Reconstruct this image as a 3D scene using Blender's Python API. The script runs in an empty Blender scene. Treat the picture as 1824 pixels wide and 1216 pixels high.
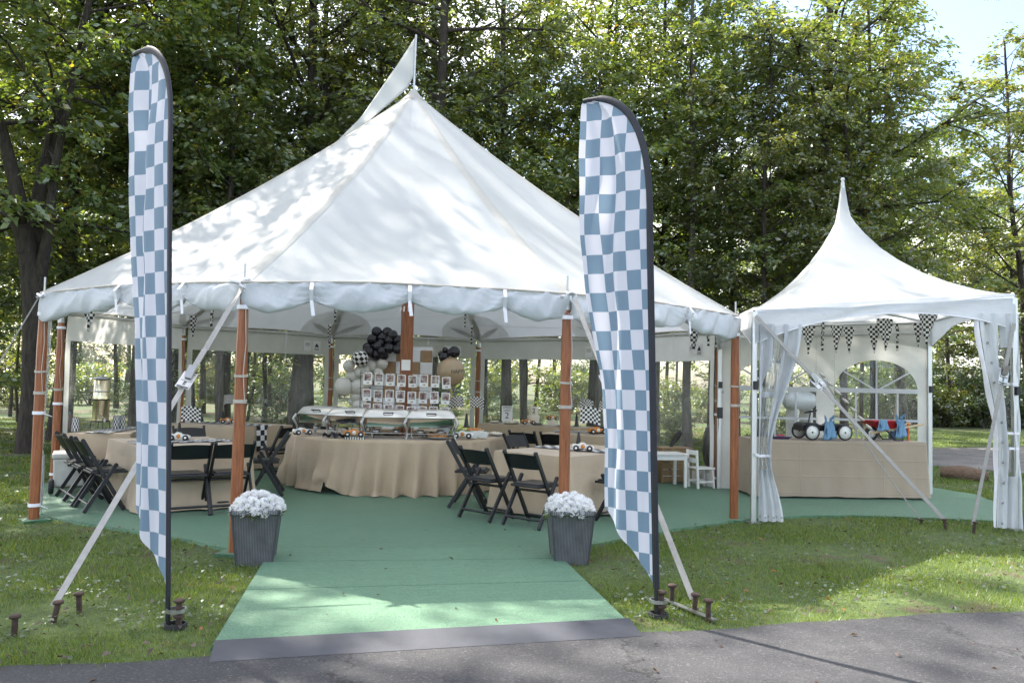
import bpy, math, random
import numpy as np
from mathutils import Vector, Matrix

rng = np.random.default_rng(11); random.seed(11)
SC = bpy.context.scene
COL = SC.collection
R_ = math.radians

# ------------------------------------------------------------------ camera
CAM_H, F_PX, PITCH, YAW, ROLL = 1.604, 1463.0, 0.04863, 0.1306, -0.02124
_fw = np.array([math.sin(YAW)*math.cos(PITCH), math.cos(YAW)*math.cos(PITCH), math.sin(PITCH)])
_rt = np.array([math.cos(YAW), -math.sin(YAW), 0.0]); _up = np.cross(_rt, _fw)
_r2 = _rt*math.cos(ROLL) - _up*math.sin(ROLL); _u2 = np.cross(_r2, _fw)
CPOS = np.array([0, 0, CAM_H])
cam = bpy.data.cameras.new('camera'); camo = bpy.data.objects.new('camera', cam); COL.objects.link(camo)
cam.sensor_width = 36; cam.lens = F_PX/1824*36; cam.clip_start = .05; cam.clip_end = 3000
camo.matrix_world = Matrix(((_r2[0], _u2[0], -_fw[0], 0), (_r2[1], _u2[1], -_fw[1], 0), (_r2[2], _u2[2], -_fw[2], CAM_H), (0, 0, 0, 1)))
SC.camera = camo
def at(x, y, Y):            # a sight line of the photograph met with the upright plane at depth Y
    d = _fw*F_PX + _r2*(x-912) - _u2*(y-608)
    return CPOS + d*(Y/d[1])
def az(px, Y):              # ground position at depth Y under a picture column
    p = at(px, 690, Y); return p[0]

# ------------------------------------------------------------------ sky, sun, exposure
SUN_AZ, SUN_EL = R_(-40), R_(46)
world = bpy.data.worlds.new('World'); SC.world = world; world.use_nodes = True
wn, wl = world.node_tree.nodes, world.node_tree.links
bg = wn['Background']; bg.inputs[1].default_value = .14
sky = wn.new('ShaderNodeTexSky'); sky.sky_type = 'NISHITA'; sky.sun_disc = False
sky.sun_elevation = SUN_EL; sky.sun_rotation = SUN_AZ; sky.air_density = .9; sky.dust_density = 2.0; sky.ozone_density = 1.0
tc = wn.new('ShaderNodeTexCoord'); mp = wn.new('ShaderNodeMapping'); mp.inputs['Scale'].default_value = (1, 1, 2.2); mp.inputs['Location'].default_value = (1.3, .6, .2)
cn = wn.new('ShaderNodeTexNoise'); cn.inputs['Scale'].default_value = 2.6; cn.inputs['Detail'].default_value = 8; cn.inputs['Roughness'].default_value = .52
cr = wn.new('ShaderNodeValToRGB'); cr.color_ramp.elements[0].position = .47; cr.color_ramp.elements[1].position = .60
mx = wn.new('ShaderNodeMix'); mx.data_type = 'RGBA'; mx.inputs['B'].default_value = (8.6, 8.5, 8.4, 1)
wl.new(tc.outputs['Generated'], mp.inputs['Vector']); wl.new(mp.outputs[0], cn.inputs['Vector']); wl.new(cn.outputs['Fac'], cr.inputs[0])
wl.new(cr.outputs[0], mx.inputs['Factor']); wl.new(sky.outputs[0], mx.inputs['A']); wl.new(mx.outputs['Result'], bg.inputs[0])
sl = bpy.data.lights.new('sun', 'SUN'); sl.energy = 5.0; sl.angle = R_(.55); sl.color = (1, .94, .84)
so = bpy.data.objects.new('sun', sl); COL.objects.link(so)
_sd = Vector((math.sin(SUN_AZ)*math.cos(SUN_EL), math.cos(SUN_AZ)*math.cos(SUN_EL), math.sin(SUN_EL)))
so.rotation_euler = _sd.to_track_quat('Z', 'Y').to_euler(); so.location = (-10, 20, 30)
SC.view_settings.view_transform = 'Standard'; SC.view_settings.look = 'None'; SC.view_settings.gamma = 1
SC.view_settings.exposure = 1.82; SC.view_settings.use_curve_mapping = False
SC.render.engine = 'CYCLES'
cy = SC.cycles; cy.use_denoising = True; cy.max_bounces = 9; cy.diffuse_bounces = 6; cy.glossy_bounces = 2
cy.transmission_bounces = 7; cy.transparent_max_bounces = 10; cy.use_adaptive_sampling = True; cy.adaptive_threshold = .015
cy.caustics_reflective = False; cy.caustics_refractive = False; cy.sample_clamp_indirect = 6

# ------------------------------------------------------------------ materials
MATS = {}
def _new(name):
    m = bpy.data.materials.new(name); m.use_nodes = True; MATS[name] = m
    nt = m.node_tree; return m, nt.nodes, nt.links, nt.nodes['Principled BSDF']
def _noise(n, l, scale, detail=3, vec=None, rough=.55):
    t = n.new('ShaderNodeTexNoise'); t.inputs['Scale'].default_value = scale; t.inputs['Detail'].default_value = detail; t.inputs['Roughness'].default_value = rough
    if vec is not None: l.new(vec, t.inputs['Vector'])
    return t
def _coord(n, l, kind='Object', scale=(1, 1, 1)):
    c = n.new('ShaderNodeTexCoord'); m = n.new('ShaderNodeMapping'); m.inputs['Scale'].default_value = scale
    l.new(c.outputs[kind], m.inputs['Vector']); return m.outputs[0]
def _mixc(n, l, fac, a, b):
    m = n.new('ShaderNodeMix'); m.data_type = 'RGBA'
    for k, v in (('Factor', fac), ('A', a), ('B', b)):
        if hasattr(v, 'links') or isinstance(v, bpy.types.NodeSocket): l.new(v, m.inputs[k])
        elif k == 'Factor': m.inputs[k].default_value = v
        else: m.inputs[k].default_value = (*v[:3], 1)
    return m.outputs['Result']
def _ramp(n, l, fac, lo, hi):
    r = n.new('ShaderNodeMapRange'); r.inputs['From Min'].default_value = lo; r.inputs['From Max'].default_value = hi
    l.new(fac, r.inputs['Value']); return r.outputs[0]
def _bump(n, l, h, strength, dist, P):
    b = n.new('ShaderNodeBump'); b.inputs['Strength'].default_value = strength; b.inputs['Distance'].default_value = dist
    l.new(h, b.inputs['Height']); l.new(b.outputs[0], P.inputs['Normal']); return b
def sm(c, k): return tuple(min(1, x*k) for x in c[:3])
def mat(name, col, rough=.6, metal=0, var=.12, vs=6, bump=.15, bs=80, bd=.004, spec=.5, trans=0, sheen=0, scale=(1, 1, 1), coat=0):
    m, n, l, P = _new(name); v = _coord(n, l, scale=scale)
    t = _noise(n, l, vs, 4, v)
    l.new(_mixc(n, l, _ramp(n, l, t.outputs['Fac'], .3, .7), sm(col, 1-var), sm(col, 1+var)), P.inputs['Base Color'])
    P.inputs['Roughness'].default_value = rough; P.inputs['Metallic'].default_value = metal
    P.inputs['Specular IOR Level'].default_value = spec; P.inputs['Sheen Weight'].default_value = sheen; P.inputs['Coat Weight'].default_value = coat
    if bump:
        b = _noise(n, l, bs, 3, v); _bump(n, l, b.outputs['Fac'], bump, bd, P)
    if trans:
        tr = n.new('ShaderNodeBsdfTranslucent'); mixs = n.new('ShaderNodeMixShader'); mixs.inputs[0].default_value = trans
        l.new(P.inputs['Base Color'].links[0].from_socket, tr.inputs[0])
        l.new(P.outputs[0], mixs.inputs[1]); l.new(tr.outputs[0], mixs.inputs[2]); l.new(mixs.outputs[0], n['Material Output'].inputs[0])
    return m
def checker(name, c1, c2, rough=.6, trans=0, size=1.0, var=.05):
    m, n, l, P = _new(name); v = _coord(n, l, 'UV', (1/size, 1/size, 1))
    ck = n.new('ShaderNodeTexChecker'); ck.inputs['Scale'].default_value = 1.0
    l.new(v, ck.inputs['Vector']); ck.inputs['Color1'].default_value = (*c1, 1); ck.inputs['Color2'].default_value = (*c2, 1)
    vo = _coord(n, l); t = _noise(n, l, 9, 3, vo)
    c = _mixc(n, l, _ramp(n, l, t.outputs['Fac'], .2, .8), (1-var,)*3, (1, 1, 1))
    mu = n.new('ShaderNodeMix'); mu.data_type = 'RGBA'; mu.blend_type = 'MULTIPLY'; mu.inputs['Factor'].default_value = 1
    l.new(ck.outputs[0], mu.inputs['A']); l.new(c, mu.inputs['B']); l.new(mu.outputs['Result'], P.inputs['Base Color'])
    P.inputs['Roughness'].default_value = rough
    w = _noise(n, l, 500, 1, vo); _bump(n, l, w.outputs['Fac'], .12, .001, P)
    if trans:
        tr = n.new('ShaderNodeBsdfTranslucent'); mixs = n.new('ShaderNodeMixShader'); mixs.inputs[0].default_value = trans
        l.new(mu.outputs['Result'], tr.inputs[0]); l.new(P.outputs[0], mixs.inputs[1]); l.new(tr.outputs[0], mixs.inputs[2]); l.new(mixs.outputs[0], n['Material Output'].inputs[0])
    return m
def vinyl(name, clear=.84, wr=.5, sc=(3, 3, .7)):
    m, n, l, P = _new(name); n.remove(P); v = _coord(n, l, scale=sc)
    tb = n.new('ShaderNodeBsdfTransparent'); tb.inputs[0].default_value = (.93, .95, .93, 1)
    gl = n.new('ShaderNodeBsdfGlossy'); gl.inputs['Roughness'].default_value = .09; gl.inputs['Color'].default_value = (.9, .92, .95, 1)
    df = n.new('ShaderNodeBsdfTranslucent'); df.inputs[0].default_value = (.6, .62, .58, 1)
    a = _noise(n, l, 3.2, 5, v); b = n.new('ShaderNodeBump'); b.inputs['Strength'].default_value = wr; b.inputs['Distance'].default_value = .05
    l.new(a.outputs['Fac'], b.inputs['Height']); l.new(b.outputs[0], gl.inputs['Normal'])
    fr = n.new('ShaderNodeFresnel'); fr.inputs['IOR'].default_value = 1.5; l.new(b.outputs[0], fr.inputs['Normal'])
    d = _noise(n, l, 1.4, 6, v, .7)
    m1 = n.new('ShaderNodeMixShader'); dm = n.new('ShaderNodeMapRange'); dm.inputs['From Min'].default_value = .35; dm.inputs['From Max'].default_value = .8
    dm.inputs['To Min'].default_value = .02; dm.inputs['To Max'].default_value = (1-clear)*1.6; l.new(d.outputs['Fac'], dm.inputs['Value']); l.new(dm.outputs[0], m1.inputs[0])
    l.new(tb.outputs[0], m1.inputs[1]); l.new(df.outputs[0], m1.inputs[2])
    m2 = n.new('ShaderNodeMixShader'); l.new(fr.outputs[0], m2.inputs[0]); l.new(m1.outputs[0], m2.inputs[1]); l.new(gl.outputs[0], m2.inputs[2])
    l.new(m2.outputs[0], n['Material Output'].inputs[0]); return m
def leafmat(name, dark, light, yellow, ty=.08, tr=.42, gw=.11):
    m, n, l, P = _new(name); n.remove(P)
    g = n.new('ShaderNodeNewGeometry'); oi = n.new('ShaderNodeObjectInfo')
    r = n.new('ShaderNodeValToRGB'); e = r.color_ramp.elements; e[0].position = 0; e[0].color = (*dark, 1); e[1].position = 1-ty; e[1].color = (*light, 1)
    k = e.new(1.0); k.color = (*yellow, 1)
    l.new(g.outputs['Random Per Island'], r.inputs[0])
    hs = n.new('ShaderNodeHueSaturation'); mr = n.new('ShaderNodeMapRange'); mr.inputs['To Min'].default_value = .478; mr.inputs['To Max'].default_value = .512
    l.new(oi.outputs['Random'], mr.inputs['Value']); l.new(mr.outputs[0], hs.inputs['Hue']); l.new(r.outputs[0], hs.inputs['Color'])
    mv = n.new('ShaderNodeMapRange'); mv.inputs['To Min'].default_value = .8; mv.inputs['To Max'].default_value = 1.2; l.new(oi.outputs['Random'], mv.inputs['Value']); l.new(mv.outputs[0], hs.inputs['Value'])
    d = n.new('ShaderNodeBsdfDiffuse'); t = n.new('ShaderNodeBsdfTranslucent'); gl = n.new('ShaderNodeBsdfGlossy'); gl.inputs['Roughness'].default_value = .45; gl.inputs[0].default_value = (.9, .95, 1, 1)
    tcm = n.new('ShaderNodeMix'); tcm.data_type = 'RGBA'; tcm.blend_type = 'MULTIPLY'; tcm.inputs['Factor'].default_value = 1; tcm.inputs['B'].default_value = (1.75, 1.6, .62, 1)
    l.new(hs.outputs[0], d.inputs[0]); l.new(hs.outputs[0], tcm.inputs['A']); l.new(tcm.outputs['Result'], t.inputs[0])
    m1 = n.new('ShaderNodeMixShader'); m1.inputs[0].default_value = tr; l.new(d.outputs[0], m1.inputs[1]); l.new(t.outputs[0], m1.inputs[2])
    m2 = n.new('ShaderNodeMixShader'); m2.inputs[0].default_value = gw; l.new(m1.outputs[0], m2.inputs[1]); l.new(gl.outputs[0], m2.inputs[2])
    l.new(m2.outputs[0], n['Material Output'].inputs[0]); return m
def wood(name, c1, c2, sc=(14, 14, 1.2), rough=.42):
    m, n, l, P = _new(name); v = _coord(n, l, scale=sc); t = _noise(n, l, 3.5, 6, v, .65)
    t2 = _noise(n, l, 30, 3, v)
    l.new(_mixc(n, l, _ramp(n, l, t.outputs['Fac'], .3, .72), c1, c2), P.inputs['Base Color']); P.inputs['Roughness'].default_value = rough
    _bump(n, l, t2.outputs['Fac'], .15, .003, P); return m

def creased(name, col, cs=.45):          # linen with pressed fold lines
    m = mat(name, col, .8, var=.06, vs=2.2, bump=0, sheen=.15); n, l = m.node_tree.nodes, m.node_tree.links; P = n['Principled BSDF']; v = _coord(n, l); sp = n.new('ShaderNodeSeparateXYZ'); l.new(v, sp.inputs[0])
    def M2(op, a, b=0.0):
        t = n.new('ShaderNodeMath'); t.operation = op
        for i, s in enumerate((a, b)):
            if isinstance(s, (int, float)): t.inputs[i].default_value = s
            else: l.new(s, t.inputs[i])
        return t.outputs[0]
    w = _noise(n, l, 2.0, 3, v); tot = None
    for k, per in ((0, 1.23), (1, 1.23), (2, .235)):
        c = M2('ABSOLUTE', M2('SUBTRACT', M2('FRACT', M2('ADD', M2('DIVIDE', sp.outputs[k], per), M2('MULTIPLY', w.outputs['Fac'], .06))), .5)); r = n.new('ShaderNodeMapRange'); r.inputs['From Min'].default_value = .0; r.inputs['From Max'].default_value = .014/per; r.inputs['To Min'].default_value = 1; r.inputs['To Max'].default_value = 0; l.new(c, r.inputs['Value'])
        tot = r.outputs[0] if tot is None else M2('MAXIMUM', tot, r.outputs[0])
    f = _noise(n, l, 420, 2, v); g = _noise(n, l, 5, 4, v); h = M2('ADD', M2('MULTIPLY', tot, cs), M2('ADD', M2('MULTIPLY', f.outputs['Fac'], .12), M2('MULTIPLY', g.outputs['Fac'], 1.2)))
    _bump(n, l, h, .5, .012, P); return m

# ------------------------------------------------------------------ mesh building
class MB:
    def __init__(s): s.v = []; s.f = []; s.uv = []; s.s = []
    def add(s, vs, fs, uv=None, smooth=False):
        o = len(s.v); s.v += [tuple(map(float, p)) for p in vs]
        for f in fs:
            s.f.append([i+o for i in f]); s.s.append(smooth)
            s.uv.append([uv[i] for i in f] if uv is not None else [(0, 0)]*len(f))
        return s
    def box(s, c, d, M=None, taper=1.0):
        x, y, z = d[0]/2, d[1]/2, d[2]/2; vs = []
        for k in (-1, 1):
            q = taper if k > 0 else 1
            for a, b in ((-1, -1), (1, -1), (1, 1), (-1, 1)):
                p = Vector((a*x*q, b*y*q, k*z))
                if M is not None: p = M @ p
                vs.append((c[0]+p[0], c[1]+p[1], c[2]+p[2]))
        uv = [(0, 0), (1, 0), (1, 1), (0, 1)]*2
        return s.add(vs, [(3, 2, 1, 0), (4, 5, 6, 7), (0, 1, 5, 4), (1, 2, 6, 5), (2, 3, 7, 6), (3, 0, 4, 7)], uv)
    def bar(s, p, q, w, t, up=(0, 0, 1)):       # a flat bar from p to q, w wide (across), t thick
        p, q = Vector(p), Vector(q); d = (q-p).normalized(); sd = d.cross(Vector(up))
        if sd.length < 1e-4: sd = Vector((1, 0, 0))
        sd.normalize(); n = sd.cross(d).normalized(); L = (q-p).length; vs = []
        for e in (p, q):
            for a, b in ((-1, -1), (1, -1), (1, 1), (-1, 1)): vs.append(e+sd*(a*w/2)+n*(b*t/2))
        uv = [(0, 0), (w, 0), (w, 0), (0, 0), (0, L), (w, L), (w, L), (0, L)]
        return s.add(vs, [(3, 2, 1, 0), (4, 5, 6, 7), (0, 1, 5, 4), (1, 2, 6, 5), (2, 3, 7, 6), (3, 0, 4, 7)], uv)
    def tube(s, pts, r, n=8, cap=True):
        pts = [Vector(p) for p in pts]; N = len(pts); rs = r if hasattr(r, '__len__') else [r]*N; vs = []; prev = None
        for i, p in enumerate(pts):
            d = (pts[min(i+1, N-1)]-pts[max(i-1, 0)]).normalized()
            if prev is None:
                a = Vector((0, 0, 1)) if abs(d.z) < .9 else Vector((1, 0, 0)); u = d.cross(a).normalized()
            else: u = (prev-d*prev.dot(d)).normalized()
            prev = u; w = d.cross(u)
            for k in range(n):
                t = 2*math.pi*k/n; vs.append(p+(u*math.cos(t)+w*math.sin(t))*rs[i])
        fs = [(i*n+k, i*n+(k+1) % n, (i+1)*n+(k+1) % n, (i+1)*n+k) for i in range(N-1) for k in range(n)]
        s.add(vs, fs, None, True)
        if cap: s.add([vs[k] for k in range(n)], [tuple(range(n-1, -1, -1))]); s.add(vs[-n:], [tuple(range(n))])
        return s
    def lathe(s, prof, n=20, c=(0, 0, 0), M=None, uvs=(1, 1), smooth=True):
        vs = []; uv = []
        for i, (r, z) in enumerate(prof):
            for k in range(n+1):
                t = 2*math.pi*k/n; p = Vector((r*math.cos(t), r*math.sin(t), z))
                if M is not None: p = M @ p
                vs.append((p[0]+c[0], p[1]+c[1], p[2]+c[2])); uv.append((k/n*uvs[0], i/(len(prof)-1)*uvs[1]))
        m = n+1
        return s.add(vs, [(i*m+k, i*m+k+1, (i+1)*m+k+1, (i+1)*m+k) for i in range(len(prof)-1) for k in range(n)], uv, smooth)
    def grid(s, fn, nu, nv, smooth=True, uvf=None):
        vs = []; uv = []
        for j in range(nv+1):
            for i in range(nu+1):
                u, v = i/nu, j/nv; vs.append(fn(u, v)); uv.append(uvf(u, v) if uvf else (u, v))
        m = nu+1
        return s.add(vs, [(j*m+i, j*m+i+1, (j+1)*m+i+1, (j+1)*m+i) for j in range(nv) for i in range(nu)], uv, smooth)
    def sphere(s, c, r, n=16, sc=(1, 1, 1), M=None, uvs=(1, 1)):
        k = n//2; prof = [(max(1e-5, r*math.sin(math.pi*i/k)), -r*math.cos(math.pi*i/k)) for i in range(k+1)]
        S = Matrix.Diagonal(Vector(sc)); return s.lathe(prof, n, c, (M @ S) if M is not None else S, uvs)
    def mesh(s, name, m):
        me = bpy.data.meshes.new(name); me.from_pydata(s.v, [], s.f)
        u = me.uv_layers.new(name='UVMap'); u.data.foreach_set('uv', np.array([c for f in s.uv for p in f for c in p], dtype=np.float32))
        me.polygons.foreach_set('use_smooth', np.array(s.s, dtype=bool)); me.materials.append(m if not isinstance(m, str) else MATS[m]); me.update(); return me
    def build(s, name, m, parent=None, bevel=0, solid=0):
        o = bpy.data.objects.new(name, s.mesh(name, m)); COL.objects.link(o); o.parent = parent
        if solid: d = o.modifiers.new('solid', 'SOLIDIFY'); d.thickness = solid; d.offset = 0
        if bevel: b = o.modifiers.new('bevel', 'BEVEL'); b.width = bevel; b.segments = 2; b.limit_method = 'ANGLE'
        return o
def link(name, me, parent=None, loc=(0, 0, 0), rot=(0, 0, 0), sc=(1, 1, 1)):
    o = bpy.data.objects.new(name, me); COL.objects.link(o); o.parent = parent; o.location = loc; o.rotation_euler = rot; o.scale = sc; return o
def tag(o, label, cat, group=None):
    o['label'] = label; o['category'] = cat
    if group: o['group'] = group
    return o
def thing(name, label, cat, loc=(0, 0, 0), rz=0, group=None, sc=1):
    o = bpy.data.objects.new(name, None); COL.objects.link(o); o.location = loc; o.rotation_euler = (0, 0, rz); o.scale = (sc,)*3
    o.empty_display_size = .1; return tag(o, label, cat, group)
def dup(root, loc, rz, label, group=None, sc=None):
    def cp(o, par):
        c = o.copy(); COL.objects.link(c); c.parent = par
        for ch in o.children: cp(ch, c)
        return c
    r = cp(root, None); r.location = loc; r.rotation_euler = (0, 0, rz); r['label'] = label
    if sc: r.scale = sc if hasattr(sc, '__len__') else (sc,)*3
    if group: r['group'] = group
    return r
def struct(o): o['kind'] = 'structure'; return o
def fastmesh(name, V, F, m, smooth=False):
    me = bpy.data.meshes.new(name); V = np.asarray(V, np.float32); F = np.asarray(F, np.int32); k = F.shape[1]
    me.vertices.add(len(V)); me.vertices.foreach_set('co', V.ravel()); me.loops.add(F.size); me.loops.foreach_set('vertex_index', F.ravel())
    me.polygons.add(len(F)); me.polygons.foreach_set('loop_start', np.arange(0, F.size, k, dtype=np.int32)); me.polygons.foreach_set('loop_total', np.full(len(F), k, np.int32))
    if smooth: me.polygons.foreach_set('use_smooth', np.ones(len(F), bool))
    me.materials.append(MATS[m]); me.update(calc_edges=True); me.validate(); return me
def rz(a): return Matrix.Rotation(a, 3, 'Z')
def nz(seed):       # cheap smooth 1-D noise: a sum of sines with random phases
    r = random.Random(seed); c = [(r.uniform(.6, 1.4)*f, r.uniform(0, 6.28), 1/f**.7) for f in (1, 2, 3.3, 5.1, 8.2)]
    t = sum(a for _, _, a in c); return lambda x: sum(a*math.sin(f*x+p) for f, p, a in c)/t
def sstep(a, b, x):
    t = min(1, max(0, (x-a)/(b-a))); return t*t*(3-2*t)

# ------------------------------------------------------------------ material list
mat('sailcloth', (.72, .735, .735), .55, var=.05, vs=1.3, bump=.35, bs=4, bd=.02, trans=.56)
mat('sailcloth_seam', (.66, .65, .61), .6, var=.05, trans=.6)
mat('canvas', (.72, .72, .69), .6, var=.06, vs=3, bump=.4, bs=9, bd=.02, trans=.42)
mat('patch_grey', (.78, .77, .74), .7, var=.06, trans=.78); mat('patch_dark', (.66, .65, .62), .7, var=.06, trans=.7)
mat('white_vinyl', (.69, .71, .725), .38, var=.05, vs=3, bump=.4, bs=14, bd=.02, trans=.38)
vinyl('clear_vinyl'); vinyl('curtain_vinyl', .66, .9, (9, 9, .9))
mat('eave_rope', (.52, .47, .40), .8, bump=.4, bs=120)
wood('stained_pole', (.15, .043, .013), (.36, .125, .042)); wood('pale_wood', (.50, .36, .21), (.62, .47, .30)); wood('crate_wood', (.22, .14, .07), (.36, .24, .13))
mat('strap', (.31, .295, .27), .7, var=.1, vs=20, bump=.3, bs=200, bd=.002); mat('strap_white', (.78, .77, .80), .6, var=.06)
mat('rope', (.46, .42, .36), .8, bump=.5, bs=200)
mat('steel', (.42, .42, .41), .36, 1, var=.08, bump=.05); mat('polished_steel', (.74, .735, .71), .14, 1, var=.03, bump=.03, bs=12, bd=.01)
mat('aluminium', (.60, .61, .61), .38, .9, var=.08, vs=12, scale=(6, 6, .6)); mat('rust', (.060, .037, .028), .85, .15, var=.4, vs=25, bump=.5, bs=60)
mat('black_resin', (.012, .012, .014), .42, var=.2, bump=.08, bs=150); mat('black_seat', (.016, .016, .018), .36, var=.2, bump=.2, bs=220)
mat('white_resin', (.76, .75, .73), .45, var=.04); mat('white_paint', (.80, .80, .78), .45, var=.04)
mat('black_fabric', (.010, .012, .020), .65, var=.3, vs=14, bump=.3, bs=30)
creased('linen', (.46, .355, .245), .16); creased('linen_grey', (.36, .285, .21))
BLUE, WHT = (.165, .245, .325), (.62, .62, .68)
checker('flag_check', BLUE, WHT, .6, .36)
checker('pennant_check', (.012, .012, .013), (.74, .73, .70), .65, .15); checker('runner_check', (.012, .012, .014), (.74, .74, .76), .6)
checker('balloon_check', (.012, .012, .013), (.70, .70, .70), .25)
mat('warm_tinted_steel', (.74, .66, .45), .22, .95, var=.05, bump=.05, bs=10, bd=.01)  # dispenser steel tinted gold: warm foliage reflections put into the colour
mat('balloon_black', (.012, .012, .018), .22, var=.1, bump=0); mat('balloon_white', (.66, .66, .62), .3, var=.03, bump=0, trans=.15); mat('balloon_tan', (.40, .30, .19), .12, var=.05, bump=0, coat=.4)
mat('kraft', (.30, .195, .11), .75, var=.08); mat('board_white', (.66, .68, .71), .5, var=.03)
mat('cream', (.70, .64, .52), .6, var=.04); mat('paper', (.80, .80, .80), .5, var=.02, bump=0); mat('ink', (.02, .02, .022), .6, bump=0)
mat('toy_orange', (.60, .22, .035), .4, var=.06, bump=0); mat('toy_white', (.76, .75, .71), .4, var=.04, bump=0); mat('toy_red', (.36, .018, .022), .35, var=.08); mat('toy_black', (.014, .015, .018), .35)
mat('ribbon_blue', (.17, .33, .50), .55, var=.1, trans=.15); mat('gold', (.55, .42, .2), .25, .9); mat('bread', (.52, .22, .06), .55, var=.35, vs=30, bump=.3); mat('salad', (.12, .2, .04), .5, var=.6, vs=40)
mat('purple', (.06, .03, .12), .4); mat('pink', (.5, .04, .14), .5); mat('orange_red', (.7, .17, .03), .5); mat('cooler_grey', (.52, .50, .46), .55); mat('dark_rubber', (.02, .02, .023), .75, bump=.3)
mat('ramp_rubber', (.036, .039, .050), .6, var=.2, vs=5, bump=.3, bs=60)
mat('amber', (.10, .018, .006), .12, bump=0); mat('tank_white', (.45, .46, .46), .35, var=.05); mat('tarp', (.05, .05, .065), .3, var=.3, bump=.8, bs=8, bd=.05); mat('bag_grey', (.55, .53, .50), .7, var=.15, bump=.5, bs=8, bd=.03)
mat('petal', (.87, .87, .87), .6, var=.03, bump=0, trans=.4); mat('petal_core', (.62, .62, .30), .7, bump=0)
mat('bark', (.050, .040, .031), .9, var=.45, vs=4, bump=1, bs=9, bd=.06, scale=(5, 5, 1)); mat('bark_grey', (.105, .092, .078), .9, var=.4, vs=4, bump=1, bs=9, bd=.05, scale=(5, 5, 1)); mat('log_wood', (.16, .105, .068), .9, var=.4, vs=9, bump=1, bs=14, bd=.04, scale=(1, 5, 5))
leafmat('leaf_ash', (.080, .125, .032), (.175, .235, .060), (.32, .29, .06), .08, .52)
leafmat('leaf_oak', (.072, .115, .026), (.165, .22, .046), (.34, .24, .04), .08, .52)
leafmat('leaf_pale', (.085, .14, .038), (.185, .25, .066), (.34, .31, .08), .10, .52)
leafmat('leaf_shrub', (.03, .07, .02), (.10, .16, .045), (.2, .19, .05), .05)
# ------------------------------------------------------------------ ground, grass, asphalt
def EDGE(x): return 4.85+.108*(x+2.12)+.03*math.sin(1.9*x+1)+.018*math.sin(5.3*x)
m, n, l, P = _new('ground_soil'); v = _coord(n, l)
a = _noise(n, l, .45, 5, v); b = _noise(n, l, 7, 6, v, .7); c3 = _noise(n, l, 40, 4, v, .7)
lawn = _mixc(n, l, _ramp(n, l, b.outputs['Fac'], .32, .68), (.036, .064, .013), (.095, .138, .030))
lawn = _mixc(n, l, _ramp(n, l, c3.outputs['Fac'], .56, .74), lawn, (.13, .105, .06)); pt = _noise(n, l, 1.7, 5, v, .7); lawn = _mixc(n, l, _ramp(n, l, pt.outputs['Fac'], .54, .66), lawn, (.085, .066, .038))
lit = _mixc(n, l, _ramp(n, l, b.outputs['Fac'], .35, .65), (.050, .040, .022), (.13, .11, .06))
lit = _mixc(n, l, _ramp(n, l, a.outputs['Fac'], .42, .56), lit, (.045, .085, .02))
sp = n.new('ShaderNodeSeparateXYZ'); l.new(v, sp.inputs[0])
def _mth(op, p, q):
    t = n.new('ShaderNodeMath'); t.operation = op
    for i, s in enumerate((p, q)):
        if isinstance(s, (int, float)): t.inputs[i].default_value = s
        else: l.new(s, t.inputs[i])
    return t.outputs[0]
# forest litter begins beyond the lawn: behind the tents and to the left of them
wv = _mth('MULTIPLY', a.outputs['Fac'], 6.0)
f1 = _ramp(n, l, _mth('ADD', _mth('ADD', sp.outputs[1], _mth('MULTIPLY', sp.outputs[0], -.55)), wv), 19.5, 23.0)
l.new(_mixc(n, l, f1, lawn, lit), P.inputs['Base Color']); P.inputs['Roughness'].default_value = .95
_bump(n, l, c3.outputs['Fac'], .8, .03, P)
g = MB(); N_ = 60
def _gs(t): s = (t-.5)*2; return math.copysign(abs(s)**2.4, s)
g.grid(lambda u, w: (_gs(u)*420, 12+_gs(w)*420, -.0015*0), N_, N_, False)
struct(g.build('ground', 'ground_soil'))

m, n, l, P = _new('asphalt'); v = _coord(n, l)
a = _noise(n, l, .7, 5, v, .65); b = _noise(n, l, 75, 3, v, .7); c4 = _noise(n, l, 48, 3, v, .7); st = _noise(n, l, 2.6, 6, v, .75)
vo = n.new('ShaderNodeTexVoronoi'); vo.feature = 'DISTANCE_TO_EDGE'; vo.inputs['Scale'].default_value = .42; wb_ = n.new('ShaderNodeVectorMath'); wb_.operation = 'ADD'; l.new(v, wb_.inputs[0]); wn2 = _noise(n, l, 2.2, 5, v, .7); l.new(wn2.outputs['Color'], wb_.inputs[1]); l.new(wb_.outputs[0], vo.inputs['Vector'])
cc = _mixc(n, l, _ramp(n, l, a.outputs['Fac'], .3, .7), (.024, .024, .027), (.040, .039, .042))
cc = _mixc(n, l, _ramp(n, l, st.outputs['Fac'], .52, .72), cc, (.053, .052, .053)); cc = _mixc(n, l, _ramp(n, l, b.outputs['Fac'], .56, .70), cc, (.12, .117, .118)); cc = _mixc(n, l, _ramp(n, l, c4.outputs['Fac'], .30, .42), (.012, .012, .014), cc)
cc = _mixc(n, l, _ramp(n, l, vo.outputs['Distance'], .003, .010), (.010, .010, .011), cc)
l.new(cc, P.inputs['Base Color']); P.inputs['Roughness'].default_value = .85; _bump(n, l, b.outputs['Fac'], .9, .010, P)
g = MB(); xs = np.linspace(-30, 30, 241)
V = [(x, EDGE(x), .006) for x in xs]+[(x, -30, .006) for x in xs]; K = len(xs)
g.add(V, [(K+i, K+i+1, i+1, i) for i in range(K-1)]); struct(g.build('road', 'asphalt'))
m, n, l, P = _new('drive_gravel'); v = _coord(n, l); a = _noise(n, l, 1.2, 5, v); b = _noise(n, l, 60, 3, v)
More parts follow.
